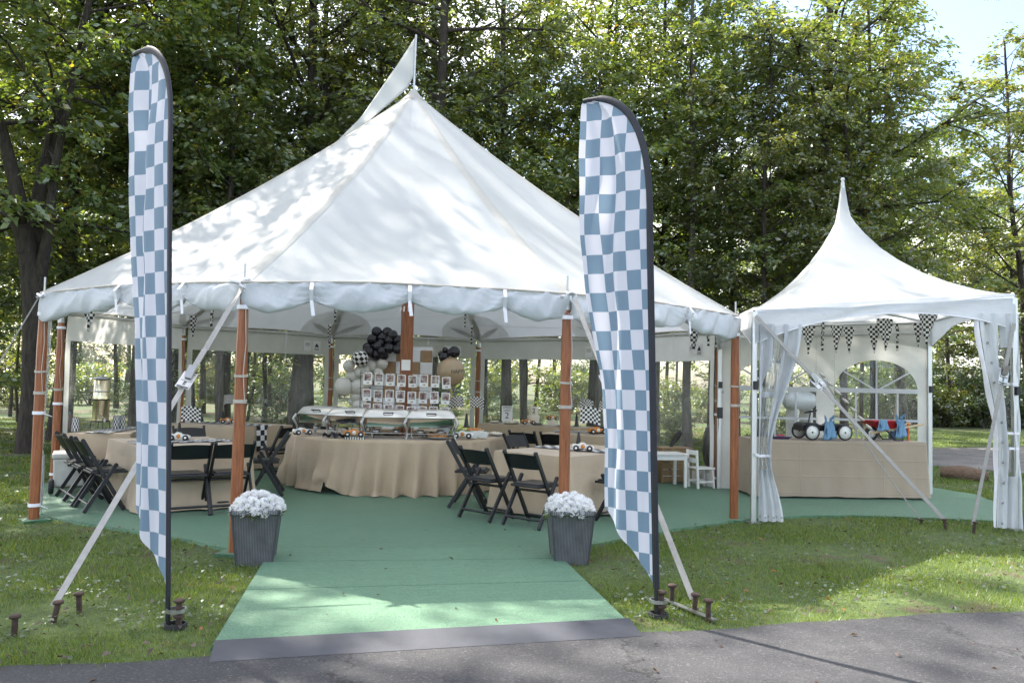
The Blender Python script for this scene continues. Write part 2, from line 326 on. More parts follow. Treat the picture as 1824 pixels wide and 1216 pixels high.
cc = _mixc(n, l, _ramp(n, l, a.outputs['Fac'], .3, .7), (.10, .09, .088), (.22, .20, .19)); cc = _mixc(n, l, _ramp(n, l, b.outputs['Fac'], .55, .7), cc, (.34, .32, .30))
l.new(cc, P.inputs['Base Color']); P.inputs['Roughness'].default_value = .9; _bump(n, l, b.outputs['Fac'], .8, .02, P)
DRV = [(9.2, 17.4), (10.6, 16.9), (11.8, 15.6), (12.8, 13.8), (16, 12.0), (24, 9.5), (46, 5), (56, 24), (34, 24.5), (22, 23.2), (18.3, 22.3), (14.4, 21.0), (11, 20.4), (9, 19.8)]
g = MB(); g.add([(x, y, .008) for x, y in DRV], [tuple(range(len(DRV)))]); struct(g.build('driveway', 'drive_gravel'))

# carpets of artificial turf
def turf(name, lo, hi, fib, dk):
    m, n, l, P = _new(name); v = _coord(n, l); a = _noise(n, l, 1.1, 5, v); b = _noise(n, l, 62, 4, v, .8); c5 = _noise(n, l, 14, 6, v, .75); v2 = _coord(n, l, 'Object', (1, 34, 1)); rw = _noise(n, l, 2.0, 3, v2)
    cc = _mixc(n, l, _ramp(n, l, a.outputs['Fac'], .3, .7), lo, hi); cc = _mixc(n, l, _ramp(n, l, b.outputs['Fac'], .45, .72), cc, fib); cc = _mixc(n, l, _ramp(n, l, c5.outputs['Fac'], .22, .46), dk, cc); cc = _mixc(n, l, _ramp(n, l, rw.outputs['Fac'], .56, .72), cc, dk)
    l.new(cc, P.inputs['Base Color']); P.inputs['Roughness'].default_value = .5; P.inputs['Sheen Weight'].default_value = .25; P.inputs['Sheen Roughness'].default_value = .4; P.inputs['Sheen Tint'].default_value = (.8, 1, .9, 1)
    mm = n.new('ShaderNodeMath'); mm.operation = 'MULTIPLY_ADD'; l.new(c5.outputs['Fac'], mm.inputs[0]); mm.inputs[1].default_value = 1.6; l.new(b.outputs['Fac'], mm.inputs[2]); _bump(n, l, mm.outputs[0], .8, .014, P)
turf('turf_carpet', (.024, .096, .037), (.036, .122, .050), (.095, .235, .115), (.015, .066, .026))
turf('turf_runner', (.032, .112, .047), (.046, .138, .062), (.115, .265, .140), (.021, .084, .036))  # same turf as the tent carpet, made lighter: daylight put into the colour
def slab(name, pts, z, th, wob=.0, drop=True, sub=14, m='turf_carpet', par=None):
    g = MB(); f = nz(len(name)); Q = []
    for i in range(len(pts)):
        a_, b_ = np.array(pts[i]), np.array(pts[(i+1) % len(pts)]); L = np.linalg.norm(b_-a_); k = max(1, int(L*sub/3)) if wob else 1
        nn = np.array([(b_-a_)[1], -(b_-a_)[0]])/max(L, 1e-6)
        for j in range(k): Q.append(a_+(b_-a_)*j/k+nn*wob*f(3.1*i+5*j/k*L))
    K = len(Q); zz = [z+wob*.25*f(i*.9) for i in range(K)]
    top = [(q[0], q[1], z) for q in Q]; c = np.mean(np.array(Q), 0)
    low = [(q[0]+(q-c)[0]/np.linalg.norm(q-c)*.02, q[1]+(q-c)[1]/np.linalg.norm(q-c)*.02, z-th) for q, h in zip(Q, zz)]
    g.add(top, [tuple(range(K))]); g.add(top+low, [(K+i, K+(i+1) % K, (i+1) % K, i) for i in range(K)])
    return g.build(name, m, par)
CARP = [(-4.05, 9.75), (-3.05, 9.1), (-2.2, 8.42), (-1.55, 7.88), (-1.16, 7.70), (1.46, 7.72), (2.14, 8.17), (3.0, 8.78), (4.04, 9.4), (4.9, 9.66), (5.6, 9.72), (6.6, 9.45), (7.35, 9.28), (8.2, 10.3), (8.75, 11.6), (8.6, 12.5), (6.6, 12.75), (5.1, 12.9), (4.25, 15.3), (1.65, 17.15), (-1.6, 17.15), (-4.1, 15.35), (-5.05, 12.3)]
tag(slab('tent_carpet', CARP, .030, .04, .05), 'large dark green turf carpet covering the floor of both tents', 'carpet')
rn = thing('carpet_runner', 'long green turf runner tinted lighter as if daylit, leading from the road into the tent', 'carpet')
_L0, _L1, _R0, _R1 = np.array([-1.06, 5.06]), np.array([-1.15, 7.80]), np.array([1.52, 5.37]), np.array([1.44, 7.78])
for k, (t0, t1) in enumerate(((0, .46), (.4625, .80), (.8025, 1))): slab('turf_strip', [tuple(_L0+(_L1-_L0)*t0), tuple(_R0+(_R1-_R0)*t0), tuple(_R0+(_R1-_R0)*t1), tuple(_L0+(_L1-_L0)*t1)], .036+.001*k, .04, m='turf_runner', par=rn)
g = MB(); A_, B_, C_, D_ = (-1.03, 4.84), (1.56, 5.15), (1.54, 5.42), (-1.06, 5.11)
g.add([(*A_, .008), (*B_, .008), (*C_, .046), (*D_, .046), (*C_, .004), (*D_, .004)], [(0, 1, 2, 3), (1, 4, 2), (0, 3, 5), (3, 2, 4, 5)])
tag(g.build('threshold_ramp', 'ramp_rubber', bevel=.003), 'dark rubber threshold strip at the road end of the green runner', 'ramp')

# grass blades on the near lawn
def inpoly(X, Y, poly):
    c = np.zeros(len(X), bool); j = len(poly)-1
    for i in range(len(poly)):
        xi, yi = poly[i]; xj, yj = poly[j]
        c ^= ((yi > Y) != (yj > Y)) & (X < (xj-xi)*(Y-yi)/(yj-yi+1e-12)+xi); j = i
    return c
def cwob(X, Y): return np.sin(1.7*X+2.1*Y)*.5+np.sin(3.9*X-1.3*Y+1)*.3+np.sin(.8*X-2.7*Y+2)*.5
def lawn_points(n, y0, y1):
    Yv = rng.uniform(0, 1, n); Y = y0*(y1/y0)**Yv; X = np.tan(rng.uniform(-.56, .74, n))*Y
    ed = 4.85+.108*(X+2.12)+.03*np.sin(1.9*X+1)+.018*np.sin(5.3*X)
    ok = (Y > ed+.035*np.sin(7*X+1)*np.sin(17*X)+rng.normal(0, .025, n)) & ~inpoly(X, Y, [(x*1.0, y) for x, y in CARP]) & ~inpoly(X, Y, [(-1.08, 4.9), (1.56, 5.2), (1.45, 7.8), (-1.16, 7.8)]) & ~inpoly(X, Y, DRV)
    return X[ok], Y[ok]
X, Y = lawn_points(560000, 4.75, 30)
w = cwob(X*1.3, Y*1.3); keep = rng.uniform(0, 1, len(X)) < np.clip(.70+.6*w, .16, 1); X, Y, w = X[keep], Y[keep], w[keep]
K = len(X); sc_ = np.clip(Y/7, .8, 2.6); h = rng.uniform(.014, .042, K)*np.clip(1+.3*w, .6, 1.5)*np.clip(sc_, 1, 1.5); wd = rng.uniform(.0022, .0045, K)*sc_
an = rng.uniform(0, 2*np.pi, K); ln = rng.uniform(.25, 1.15, K)*h; la = rng.uniform(0, 2*np.pi, K)
B0 = np.stack([X-np.cos(an)*wd, Y-np.sin(an)*wd, np.full(K, -.004)], 1); B1 = np.stack([X+np.cos(an)*wd, Y+np.sin(an)*wd, np.full(K, -.004)], 1); T = np.stack([X+np.cos(la)*ln, Y+np.sin(la)*ln, h], 1)
leafmat('grass_blade', (.054, .096, .017), (.148, .212, .040), (.27, .24, .08), .12, .40, .035)
V = np.stack([B0, B1, T], 1).reshape(-1, 3)
gr = link('grass', fastmesh('grass', V, np.arange(len(V)).reshape(-1, 3), 'grass_blade')); gr['kind'] = 'stuff'; gr['label'] = 'short green lawn grass around the tents'; gr['category'] = 'grass'
# clover and small broad leaves
def leafcloud(P_, D_, N_, L_, W_, curl=.10):
    S_ = np.cross(D_, N_); S_ /= np.linalg.norm(S_, axis=1, keepdims=True)+1e-9; L1, W1 = L_[:, None], W_[:, None]
    v0 = P_; v1 = P_+D_*L1*.45+S_*W1*.5+N_*L1*curl; v2 = P_+D_*L1-N_*L1*curl*.8; v3 = P_+D_*L1*.45-S_*W1*.5+N_*L1*curl
    return np.stack([v0, v1, v2, v3], 1).reshape(-1, 3)
def unit(a): return a/(np.linalg.norm(a, axis=1, keepdims=True)+1e-9)
X, Y = lawn_points(26000, 4.75, 22); w = cwob(X*2.1+4, Y*2.1); k_ = w > .1; X, Y = X[k_], Y[k_]; K = len(X)
an = rng.uniform(0, 6.28, K); D_ = unit(np.stack([np.cos(an), np.sin(an), rng.uniform(-.1, .5, K)], 1)); N_ = unit(np.stack([rng.normal(0, .3, K), rng.normal(0, .3, K), np.ones(K)], 1))
Lf = rng.uniform(.02, .05, K)*np.clip(Y/8, .9, 2); V = leafcloud(np.stack([X, Y, rng.uniform(.01, .05, K)], 1), D_, N_, Lf, Lf*.7)
cl = link('clover', fastmesh('clover', V, np.arange(len(V)).reshape(-1, 4), 'leaf_shrub')); cl['kind'] = 'stuff'; cl['label'] = 'low broad clover leaves in the lawn'; cl['category'] = 'clover'
# fallen leaves
leafmat('dead_leaf', (.07, .05, .042), (.15, .115, .095), (.36, .15, .04), .12, .15, .02)
X, Y = lawn_points(1500, 4.75, 16); xe = rng.uniform(-2.5, 4.5, 90); ye = np.concatenate([rng.uniform(3.6, 5.2, 45), rng.uniform(5.2, 9.5, 45)]); ke = (np.abs(xe-.2) < 1.3) | (ye < 5.2); X = np.concatenate([X, xe[ke]]); Y = np.concatenate([Y, ye[ke]]); K = len(X); an = rng.uniform(0, 6.28, K); D_ = unit(np.stack([np.cos(an), np.sin(an), rng.normal(0, .3, K)], 1)); N_ = unit(np.stack([rng.normal(0, .5, K), rng.normal(0, .5, K), np.ones(K)], 1)); Lf = rng.uniform(.02, .055, K)
zl = np.where(np.arange(K) >= K-ke.sum(), np.where(Y < 5.2, .012, .045), rng.uniform(.03, .05, K))
V = leafcloud(np.stack([X, Y, zl], 1), D_, N_, Lf, Lf*.55, .16)
fl = link('fallen_leaves', fastmesh('fallen_leaves', V, np.arange(len(V)).reshape(-1, 4), 'dead_leaf')); fl['kind'] = 'stuff'; fl['label'] = 'dry fallen leaves scattered over the lawn'; fl['category'] = 'fallen leaves'

# ------------------------------------------------------------------ trees
def limb_path(p, az_, el, L, n=6, sag=.0, wob=.12, r=random):
    pts = [np.array(p, float)]; a, e = az_, el
    for i in range(n):
        a += r.gauss(0, wob); e += r.gauss(0, wob)-sag
        pts.append(pts[-1]+np.array([math.cos(a)*math.cos(e), math.sin(a)*math.cos(e), math.sin(e)])*(L/n))
    return pts
def make_tree(name, seed, stems, crown_base, crown_r, nlimb, anchors_per, leaves_per, leafL, bark, leaf, twig=.5, rise=(.1, .7), shape=1.0, H=None, narrow=.42, lowsag=.06):
    r = random.Random(seed); g_ = np.random.default_rng(seed); T = MB(); AP, AD = [], []
    for pts, r0, r1 in stems:
        K = len(pts); T.tube(pts, [r0+(r1-r0)*(i/(K-1))**.8 if i else r0*1.25 for i in range(K)], 9)
    Hh = H or max(p[2] for s in stems for p in s[0])
    per = max(1, nlimb//len(stems)); az_ = r.uniform(0, 6.28)
    for pts, r0, r1 in stems:
        P_ = np.array(pts); seg = np.linalg.norm(np.diff(P_, axis=0), axis=1); cum = np.concatenate([[0], np.cumsum(seg)])
        zs = P_[:, 2]
        for k in range(per):
            zt = crown_base+(max(zs)-crown_base)*((k+r.random())/per)**.9
            if zt < zs[0]: continue
            i = int(np.clip(np.searchsorted(zs, zt)-1, 0, len(zs)-2)); f = (zt-zs[i])/(zs[i+1]-zs[i]+1e-6); p = P_[i]+(P_[i+1]-P_[i])*min(max(f, 0), 1)
            u = (zt-crown_base)/(Hh-crown_base+1e-6); prof = (math.sin(math.pi*min(1, (u*.78+.22)))**.8)*shape+(1-shape)
            L = crown_r*max(.18, prof)*r.uniform(.7, 1.12); az_ += 2.399+r.gauss(0, .35); el = r.uniform(*rise)+.35*u
            lp = limb_path(p, az_, el, L, 6, lowsag*(1-u), .13, r); rr = max(.012, r0*.33*(1-u*.7)); T.tube(lp, [rr*(1-.85*j/6) for j in range(7)], 5, False)
            subs = [(lp, .3)]
            for q in range(max(2, int(L*1.7))):
                j = r.uniform(.25, .95)*6; b = lp[int(j)]; d = lp[min(6, int(j)+1)]-lp[int(j)]; a2 = math.atan2(d[1], d[0])+r.choice((-1, 1))*r.uniform(.5, 1.1)
                sp_ = limb_path(b, a2, r.gauss(.15, .25), L*r.uniform(.25, .5), 4, .04, .2, r); T.tube(sp_, [rr*.4*(1-.7*j_/4) for j_ in range(5)], 4, False); subs.append((sp_, .1))
            for path, t0 in subs:
                Pp = np.array(path); nn = max(2, int(anchors_per*np.linalg.norm(Pp[-1]-Pp[0])))
                t = g_.uniform(t0, 1, nn)*(len(Pp)-1); ii = np.minimum(t.astype(int), len(Pp)-2); ff = (t-ii)[:, None]
                AP.append(Pp[ii]*(1-ff)+Pp[ii+1]*ff); dd = Pp[ii+1]-Pp[ii]; AD.append(dd/(np.linalg.norm(dd, axis=1, keepdims=True)+1e-9))
    A, D = np.concatenate(AP), np.concatenate(AD); K = len(A)
    ang = g_.normal(0, .9, K); c, s = np.cos(ang), np.sin(ang); D = np.stack([D[:, 0]*c-D[:, 1]*s, D[:, 0]*s+D[:, 1]*c, D[:, 2]*.4+g_.normal(-.05, .25, K)], 1); D = unit(D)
    A = np.repeat(A, leaves_per, 0); D = np.repeat(D, leaves_per, 0); M_ = len(A); t = g_.uniform(0, 1, M_)*twig*g_.uniform(.6, 1.2, M_)
    S = unit(np.cross(D, np.array([0, 0, 1.0]))); side = g_.choice([-1.0, 1.0], M_)[:, None]
    Pl = A+D*t[:, None]-np.array([0, 0, 1])*(t[:, None]**2)*.35+g_.normal(0, .05, (M_, 3))
    Dl = unit(D*g_.uniform(.3, .9, (M_, 1))+S*side*g_.uniform(.4, 1, (M_, 1))+np.stack([np.zeros(M_), np.zeros(M_), g_.normal(-.28, .25, M_)], 1))
    Nl = unit(np.array([0, 0, 1.0])+g_.normal(0, .78, (M_, 3))); Nl = unit(Nl-Dl*(Nl*Dl).sum(1, keepdims=True))
    Ll = leafL*g_.uniform(.6, 1.25, M_); V = leafcloud(Pl, Dl, Nl, Ll, Ll*narrow)
    return T.mesh(name+'_trunk', bark), fastmesh(name+'_crown', V, np.arange(len(V)).reshape(-1, 4), leaf)
def straight(H, r0, seed, lean=.02, wob=.10, z0=-.2):
    r = random.Random(seed); p = np.array([0, 0, z0]); out = [p]; d = np.array([r.gauss(0, lean), r.gauss(0, lean)])
    for i in range(9):
        p = p+np.array([d[0]*H/9+r.gauss(0, wob)*.5, d[1]*H/9+r.gauss(0, wob)*.5, (H-z0)/9]); out.append(p)
    return (out, r0, .03)
PROTO = {}
def proto(key, *a, **k): PROTO[key] = make_tree(key, *a, **k)
proto('broad_a', 1, [straight(17, .24, 1)], 3.6, 4.6, 36, 5.0, 13, .155, 'bark', 'leaf_ash', .55)
proto('broad_b', 2, [straight(16, .22, 2)], 2.6, 4.2, 36, 5.0, 13, .155, 'bark', 'leaf_oak', .5, narrow=.55)
proto('slim_a', 3, [straight(17, .15, 3)], 4.0, 2.7, 36, 5.8, 13, .145, 'bark', 'leaf_ash', .5, rise=(.2, .9))
proto('slim_b', 4, [straight(15, .13, 4)], 2.8, 2.6, 36, 5.8, 13, .15, 'bark_grey', 'leaf_pale', .5, rise=(.1, .8), narrow=.5)
proto('edge_a', 31, [straight(12.5, .12, 31)], 2.5, 3.0, 46, 6.6, 14, .14, 'bark', 'leaf_ash', .52)
proto('edge_b', 32, [straight(11.5, .11, 32)], 2.3, 2.8, 46, 6.6, 14, .14, 'bark_grey', 'leaf_pale', .5, narrow=.5)
proto('edge_c', 33, [straight(13, .13, 33)], 2.8, 3.2, 46, 6.4, 14, .145, 'bark', 'leaf_oak', .5, narrow=.5)
proto('tall_a', 41, [straight(20, .22, 41)], 6.5, 4.3, 30, 3.0, 12, .16, 'bark', 'leaf_ash', .55)
proto('sapling_a', 5, [straight(6.5, .06, 5)], .7, 1.9, 24, 6.0, 12, .14, 'bark_grey', 'leaf_pale', .42, narrow=.5)
proto('sapling_b', 6, [straight(8.5, .075, 6)], 1.0, 2.3, 26, 5.5, 12, .15, 'bark', 'leaf_ash', .45)
def shrub_stems(seed, n, h):
    r = random.Random(seed); return [([np.array([0, 0, -.05])]+[np.array([math.cos(a)*k*h*.16, math.sin(a)*k*h*.16, k*h/4*r.uniform(.8, 1.1)]) for k in range(1, 5)], .012, .005) for a in [6.28*i/n+r.uniform(-.4, .4) for i in range(n)]]
proto('shrub_a', 7, shrub_stems(7, 6, 1.3), .1, .6, 30, 14, 10, .085, 'bark_grey', 'leaf_shrub', .25, narrow=.5, shape=.3)
proto('shrub_b', 8, shrub_stems(8, 7, .8), .05, .5, 28, 16, 10, .075, 'bark_grey', 'leaf_oak', .22, narrow=.6, shape=.3)
NT = [0]
def plant(key, x, y, label, cat='tree', group=None, s=1, zs=1, rot=None, name=None):
    t = thing(name or ('forest_tree' if cat == 'tree' else 'shrub'), label, cat, (x, y, 0), rng.uniform(0, 6.28) if rot is None else rot, group)
    t.scale = (s, s, s*zs); tr, cr_ = PROTO[key]; link('trunk' if cat == 'tree' else 'stem', tr, t); link('crown' if cat == 'tree' else 'foliage', cr_, t); NT[0] += 1; return t
# the big forked tree at the left, stem by stem
bx, by = az(56, 17.4), 17.4
def sp3(px, py, Y): return at(px, py, Y)-np.array([bx, by, 0])
st0 = [np.array([0, 0, -.2]), sp3(58, 700, 17.4), sp3(60, 560, 17.4), sp3(50, 440, 17.3), sp3(38, 400, 17.2)]
st1 = [sp3(50, 450, 17.3), sp3(28, 330, 17.2), sp3(8, 250, 17.0), sp3(-20, 150, 16.8), sp3(-45, 40, 16.6), sp3(-70, -140, 16.4), sp3(-90, -300, 16.2)]
st2 = [sp3(56, 470, 17.4), sp3(72, 330, 17.6), sp3(100, 210, 17.7), sp3(128, 120, 17.8), sp3(155, 20, 17.9), sp3(178, -90, 18.0), sp3(200, -260, 18.2)]
st3 = [sp3(66, 520, 17.4), sp3(85, 420, 17.2), sp3(98, 300, 17.0), sp3(122, 180, 16.9), sp3(140, 90, 16.8), sp3(170, -40, 16.7)]
PROTO['forked'] = make_tree('forked', 21, [(st0, .21, .18), (st1, .16, .04), (st2, .15, .04), (st3, .12, .03)], 5.6, 4.4, 30, 4.6, 13, .165, 'bark', 'leaf_oak', .5, narrow=.5, H=12.5)
plant('forked', bx, by, 'big dark forked tree trunk rising at the left edge behind the tent', rot=0, name='forked_tree')
# single trees that stand out
for px, Y, key, s, zs, lab in [
    (905, 21.0, 'slim_a', 1.0, 1.05, 'slender dark trunked tree right of the tent peak'),
    (1455, 20.5, 'broad_a', 1.05, 1.0, 'tall spreading tree directly behind the peaked small tent'),
    (552, 21.5, 'slim_a', .95, 1.1, 'slim tree left of the tent peak with thin upright trunk'),
    (1225, 20.0, 'slim_b', .95, .95, 'pale slim tree standing between the two tents'),
    (1838, 24.5, 'edge_c', 1.12, .92, 'leafy tree cut by the right edge beside the blue sky'),
    (250, 19.5, 'broad_b', .9, 1.05, 'broad oak like tree behind the checkered flag at the left'),
    (770, 23.0, 'broad_a', .95, 1.05, 'broad tree straight behind the white pennant of the tent'),
    (1060, 22.0, 'broad_b', .95, 1.0, 'leafy tree behind the top of the checkered flag at the right')]:
    plant(key, az(px, Y), Y, lab, s=s, zs=zs, name='forest_tree')
for px, Y, k_, s_, lab in [(1690, 34, 'edge_a', .98, 'round topped tree below the blue sky at the right'), (1748, 35.5, 'edge_b', .95, 'pale tree below the blue sky gap at the right'), (1800, 34.5, 'edge_c', 1.0, 'dark leafed tree beyond the driveway near the right edge')]: plant(k_, az(px, Y), Y, lab, s=s_, name='forest_tree')
plant('broad_b', az(1605, 25), 25, 'spreading tree between the small tent peak and the blue sky', s=.9, name='forest_tree')
# the wood behind, tree by tree
placed = [(az(p_, y_), y_) for p_, y_ in ((905, 21), (1455, 20.5), (552, 21.5), (1225, 20), (1835, 27), (250, 19.5), (770, 23), (1060, 22))]+[(bx, by)]
def free(x, y, d): return all((x-a_)**2+(y-b_)**2 > d*d for a_, b_ in placed)
REG = [('left', 'tree in the shady wood left of the big tent'), ('back', 'tree in the wood behind the big white tent'), ('right', 'tree in the wood behind the small peaked tent'), ('far', 'tree in the woods across the lawn at the right')]
WHERE = [(100, 'at the far left edge'), (225, 'between the left edge and the left flag'), (330, 'behind the left flag'), (460, 'above the low left part of the big roof'), (580, 'above the left slope of the big roof'), (690, 'left of the big tent peak'), (790, 'behind the big tent peak'), (920, 'right of the big tent peak'), (1050, 'above the right slope of the big roof'), (1180, 'behind the right flag'), (1300, 'above the gap between the two tents'), (1400, 'left of the small tent'), (1480, 'left of the small tent peak'), (1560, 'right of the small tent peak'), (1660, 'above the right slope of the small roof'), (1760, 'in the gap beyond the driveway'), (9999, 'at the far right edge')]
def where(px): return next(w for k, w in WHERE if px < k)
def depthw(Y): return 'front row' if Y < 20.6 else 'second row' if Y < 24 else 'deeper row' if Y < 40 else 'far back'
def region(px): return 0 if px < 330 else 1 if px < 1180 else 2 if px < 1660 else 3
KEYS = ['broad_a', 'broad_b', 'slim_a', 'slim_b', 'slim_a', 'broad_b']
def sow(n, y0, y1, dmin, keys, srange, kind, pxr=(-250, 2050)):
    c = 0
    for _ in range(n*14):
        if c >= n: break
        Y = rng.uniform(y0, y1); px = rng.uniform(*pxr); x = az(px, Y)
        if px > 1560 and Y < 33: continue
        if px > 1330 and Y < 18.5: continue
        if px < 230 and Y < 21.5 and kind != 'sap': continue
        if not free(x, Y, dmin): continue
        key = keys[int(rng.integers(len(keys)))]; k = region(px); s = rng.uniform(*srange); cr_r = {'edge': 3.1, 'sapl': 2.1}.get(key[:4], 2.2)*s
        if math.hypot(x-.04, Y-12.3) < 5.2+cr_r or math.hypot(x-6.0, Y-10.6) < 2.6+cr_r: continue
        placed.append((x, Y)); zs = rng.uniform(.92, 1.15)
        if 1655 < px < 1840: s *= (.88 if Y < 60 else 1.0) if key.startswith('edge') else .6
        nm = {'tree': ('tall slender ' if key.startswith('slim') else 'broad leafy '), 'sap': 'young low ', 'deep': 'distant '}[kind]
        if kind == 'tree' and key.startswith('edge'): nm = 'low branched leafy '
        plant(key, x, Y, nm+'tree '+where(px)+', '+depthw(Y), group=nm+'trees '+REG[k][0], s=s, zs=zs); c += 1
EK = ['edge_a', 'edge_b', 'edge_c', 'edge_a']
sow(28, 18.7, 24, 1.65, EK, (.85, 1.1), 'tree', (-120, 1640))
sow(5, 23.5, 30, 3, KEYS+EK, (.85, 1.1), 'tree')
sow(14, 31, 46, 3.8, EK, (.85, 1.05), 'deep', (-300, 2200))
sow(26, 46, 72, 3.6, EK, (1.0, 1.35), 'deep', (-300, 2200))
sow(22, 74, 112, 5, EK, (1.5, 2.0), 'deep', (-200, 2050))
sow(12, 19, 32, 1.5, ['sapling_a', 'sapling_b'], (.75, 1.15), 'sap')
# flank trees outside the picture that shade the clearing from the sun side
for x, y, key, s in [(-8.8, 14.4, 'tall_a', .95), (-11.2, 16.2, 'tall_a', 1.0), (-13.8, 20.5, 'tall_a', 1.05), (-10.5, 12.5, 'tall_a', .8), (-12.5, 18.0, 'tall_a', .9), (-17, 14, 'broad_a', 1.1), (-14, 9, 'tall_a', .8)]:
    if free(x, y, 1.2): plant(key, x, y, 'unseen leafy tree shading the lawn from the left side', group='shade trees left', s=s); placed.append((x, y))
# tall sparse trees added on the sun side to dapple the tent roofs
for X_, Y, s in [(-5.2, 19.6, 1.0), (-8.0, 20.6, 1.05), (-6.6, 24.6, 1.08), (-2.6, 20.8, 1.0), (.6, 19.4, .95)]:
    px = 912+F_PX*math.tan(math.atan2(X_, Y)-YAW); key = 'tall_a'
    x = X_
    if free(x, Y, .7): placed.append((x, Y)); plant(key, x, Y, 'very tall sparse tree added for dappling '+where(px), group='very tall trees '+REG[region(px)][0], s=s)
# undergrowth
def bush(n, y0, y1, pxr, keys=('shrub_a', 'shrub_b'), sr=(.8, 1.5)):
    c = 0
    for _ in range(n*10):
        if c >= n: break
        Y = rng.uniform(y0, y1); px = rng.uniform(*pxr); x = az(px, Y)
        if not free(x, Y, .8) or inpoly(np.array([x]), np.array([Y]), DRV)[0]: continue
        placed.append((x, Y)); k = region(px); key_ = keys[int(rng.integers(len(keys)))]
        plant(key_, x, Y, ('low ' if key_ == 'shrub_b' else 'upright ')+'green shrub '+where(px)+', '+depthw(Y), 'shrub', 'shrubs '+REG[k][0], rng.uniform(*sr)); c += 1
bush(30, 21, 38, (-60, 1600), sr=(.5, .9)); bush(44, 42, 75, (-100, 1700), sr=(1.6, 2.8)); bush(34, 33.5, 40, (1560, 1900), sr=(1.2, 2.0))
# ------------------------------------------------------------------ the big sailcloth tent
TC = np.array([0.04, 12.30]); TR = 4.88; HE, HP = 2.455, 5.93
ANG = {'A': -54, 'B': -18, 'C': 18, 'D': 54, 'E': 90, 'J': 126, 'F': 162, 'G': 198, 'H': 234, 'I': 270}
PV = {k: np.array([TC[0]+TR*math.sin(R_(a)), TC[1]-TR*math.cos(R_(a))]) for k, a in ANG.items()}
ORD = ['A', 'B', 'C', 'D', 'E', 'J', 'F', 'G', 'H', 'I']
tent = thing('sailcloth_tent', 'large round white sailcloth tent with brown wooden poles and clear walls', 'tent', (TC[0], TC[1], 0))
def tl(p): return (p[0]-TC[0], p[1]-TC[1], p[2])
def ridge_z(r): return HP-.84*r+(HE-HP+.84*TR)/(TR*TR)*r*r
def gore(a, b, t, w, dz=0):
    """a point of the canopy between the ridges a and b; t from peak to eave, w across"""
    r = .05+t*(TR-.05); pa = (PV[a]-TC)/TR; pb = (PV[b]-TC)/TR
    q = pa*(1-w)+pb*w; z = ridge_z(r); s = math.sin(math.pi*w)
    q = q*(1-.022*s*t*t)            # the eave is cut slightly inwards between the poles
    z += -.16*s*math.sin(math.pi*t)*t+.05*s*t**3+.006*math.sin(9*w+5*t)*math.sin(math.pi*w)
    return np.array([q[0]*r, q[1]*r, z+dz])
EAVE = {}
for i, a in enumerate(ORD):
    b = ORD[(i+1) % 10]; g = MB(); g.grid(lambda u, v: gore(a, b, v, u), 16, 22)
    pn = g.build('canopy_panel', 'sailcloth', tent)
    g = MB(); 
    def seam(u, v, a=a, b=b):     # doubled cloth along the ridge
        w = (u-.5)*2*.026/max(.25, v+.08)
        c = ORD[i-1]
        return gore(a, b, v, w, .006) if w >= 0 else gore(c, a, v, 1+w, .006)
    g.grid(seam, 4, 22); g.build('seam_tape', 'sailcloth_seam', pn)
    g = MB(); g.grid(lambda u, v: gore(a, b, .04+.96*v, .5+(u-.5)*.006/max(.12, v), .004), 1, 20); g.build('seam', 'sailcloth', pn)
    g = MB(); pts = [gore(a, b, 1, u/14, -.004) for u in range(15)]; g.tube(pts, .011, 6, False); g.build('eave_rope', 'eave_rope', pn)
    EAVE[a+b] = [gore(a, b, 1, u/24) for u in range(25)]
# peak cap, finial pole and pennant
g = MB(); g.lathe([(.20, HP-.155), (.10, HP-.055), (.045, HP+.02), (.03, HP+.035), (.001, HP+.036)], 20); g.build('peak_cap', 'sailcloth_seam', tent)
g = MB(); g.tube([(0, 0, HP-.1), (.005, 0, HP+.5), (.01, 0, HP+.88)], .017, 8); g.build('finial_pole', 'steel', tent)
PU = [(740, 66), (711, 111), (677, 160), (643, 209), (600, 252)]; PL = [(740, 128), (726, 158), (685, 192), (643, 228), (600, 256)]
def pen(u, v):
    k = [i_/4 for i_ in range(5)]; x = np.interp(u, k, [a[0] for a in PU])*(1-v)+np.interp(u, k, [a[0] for a in PL])*v; y = np.interp(u, k, [a[1] for a in PU])*(1-v)+np.interp(u, k, [a[1] for a in PL])*v
    return at(x, y, 12.31+.55*u+.07*math.sin(6*u+2*v)*u**.5)-np.array([TC[0], TC[1], 0])
g = MB(); g.grid(pen, 26, 8); g.build('pennant', 'sailcloth', tent, solid=.003)
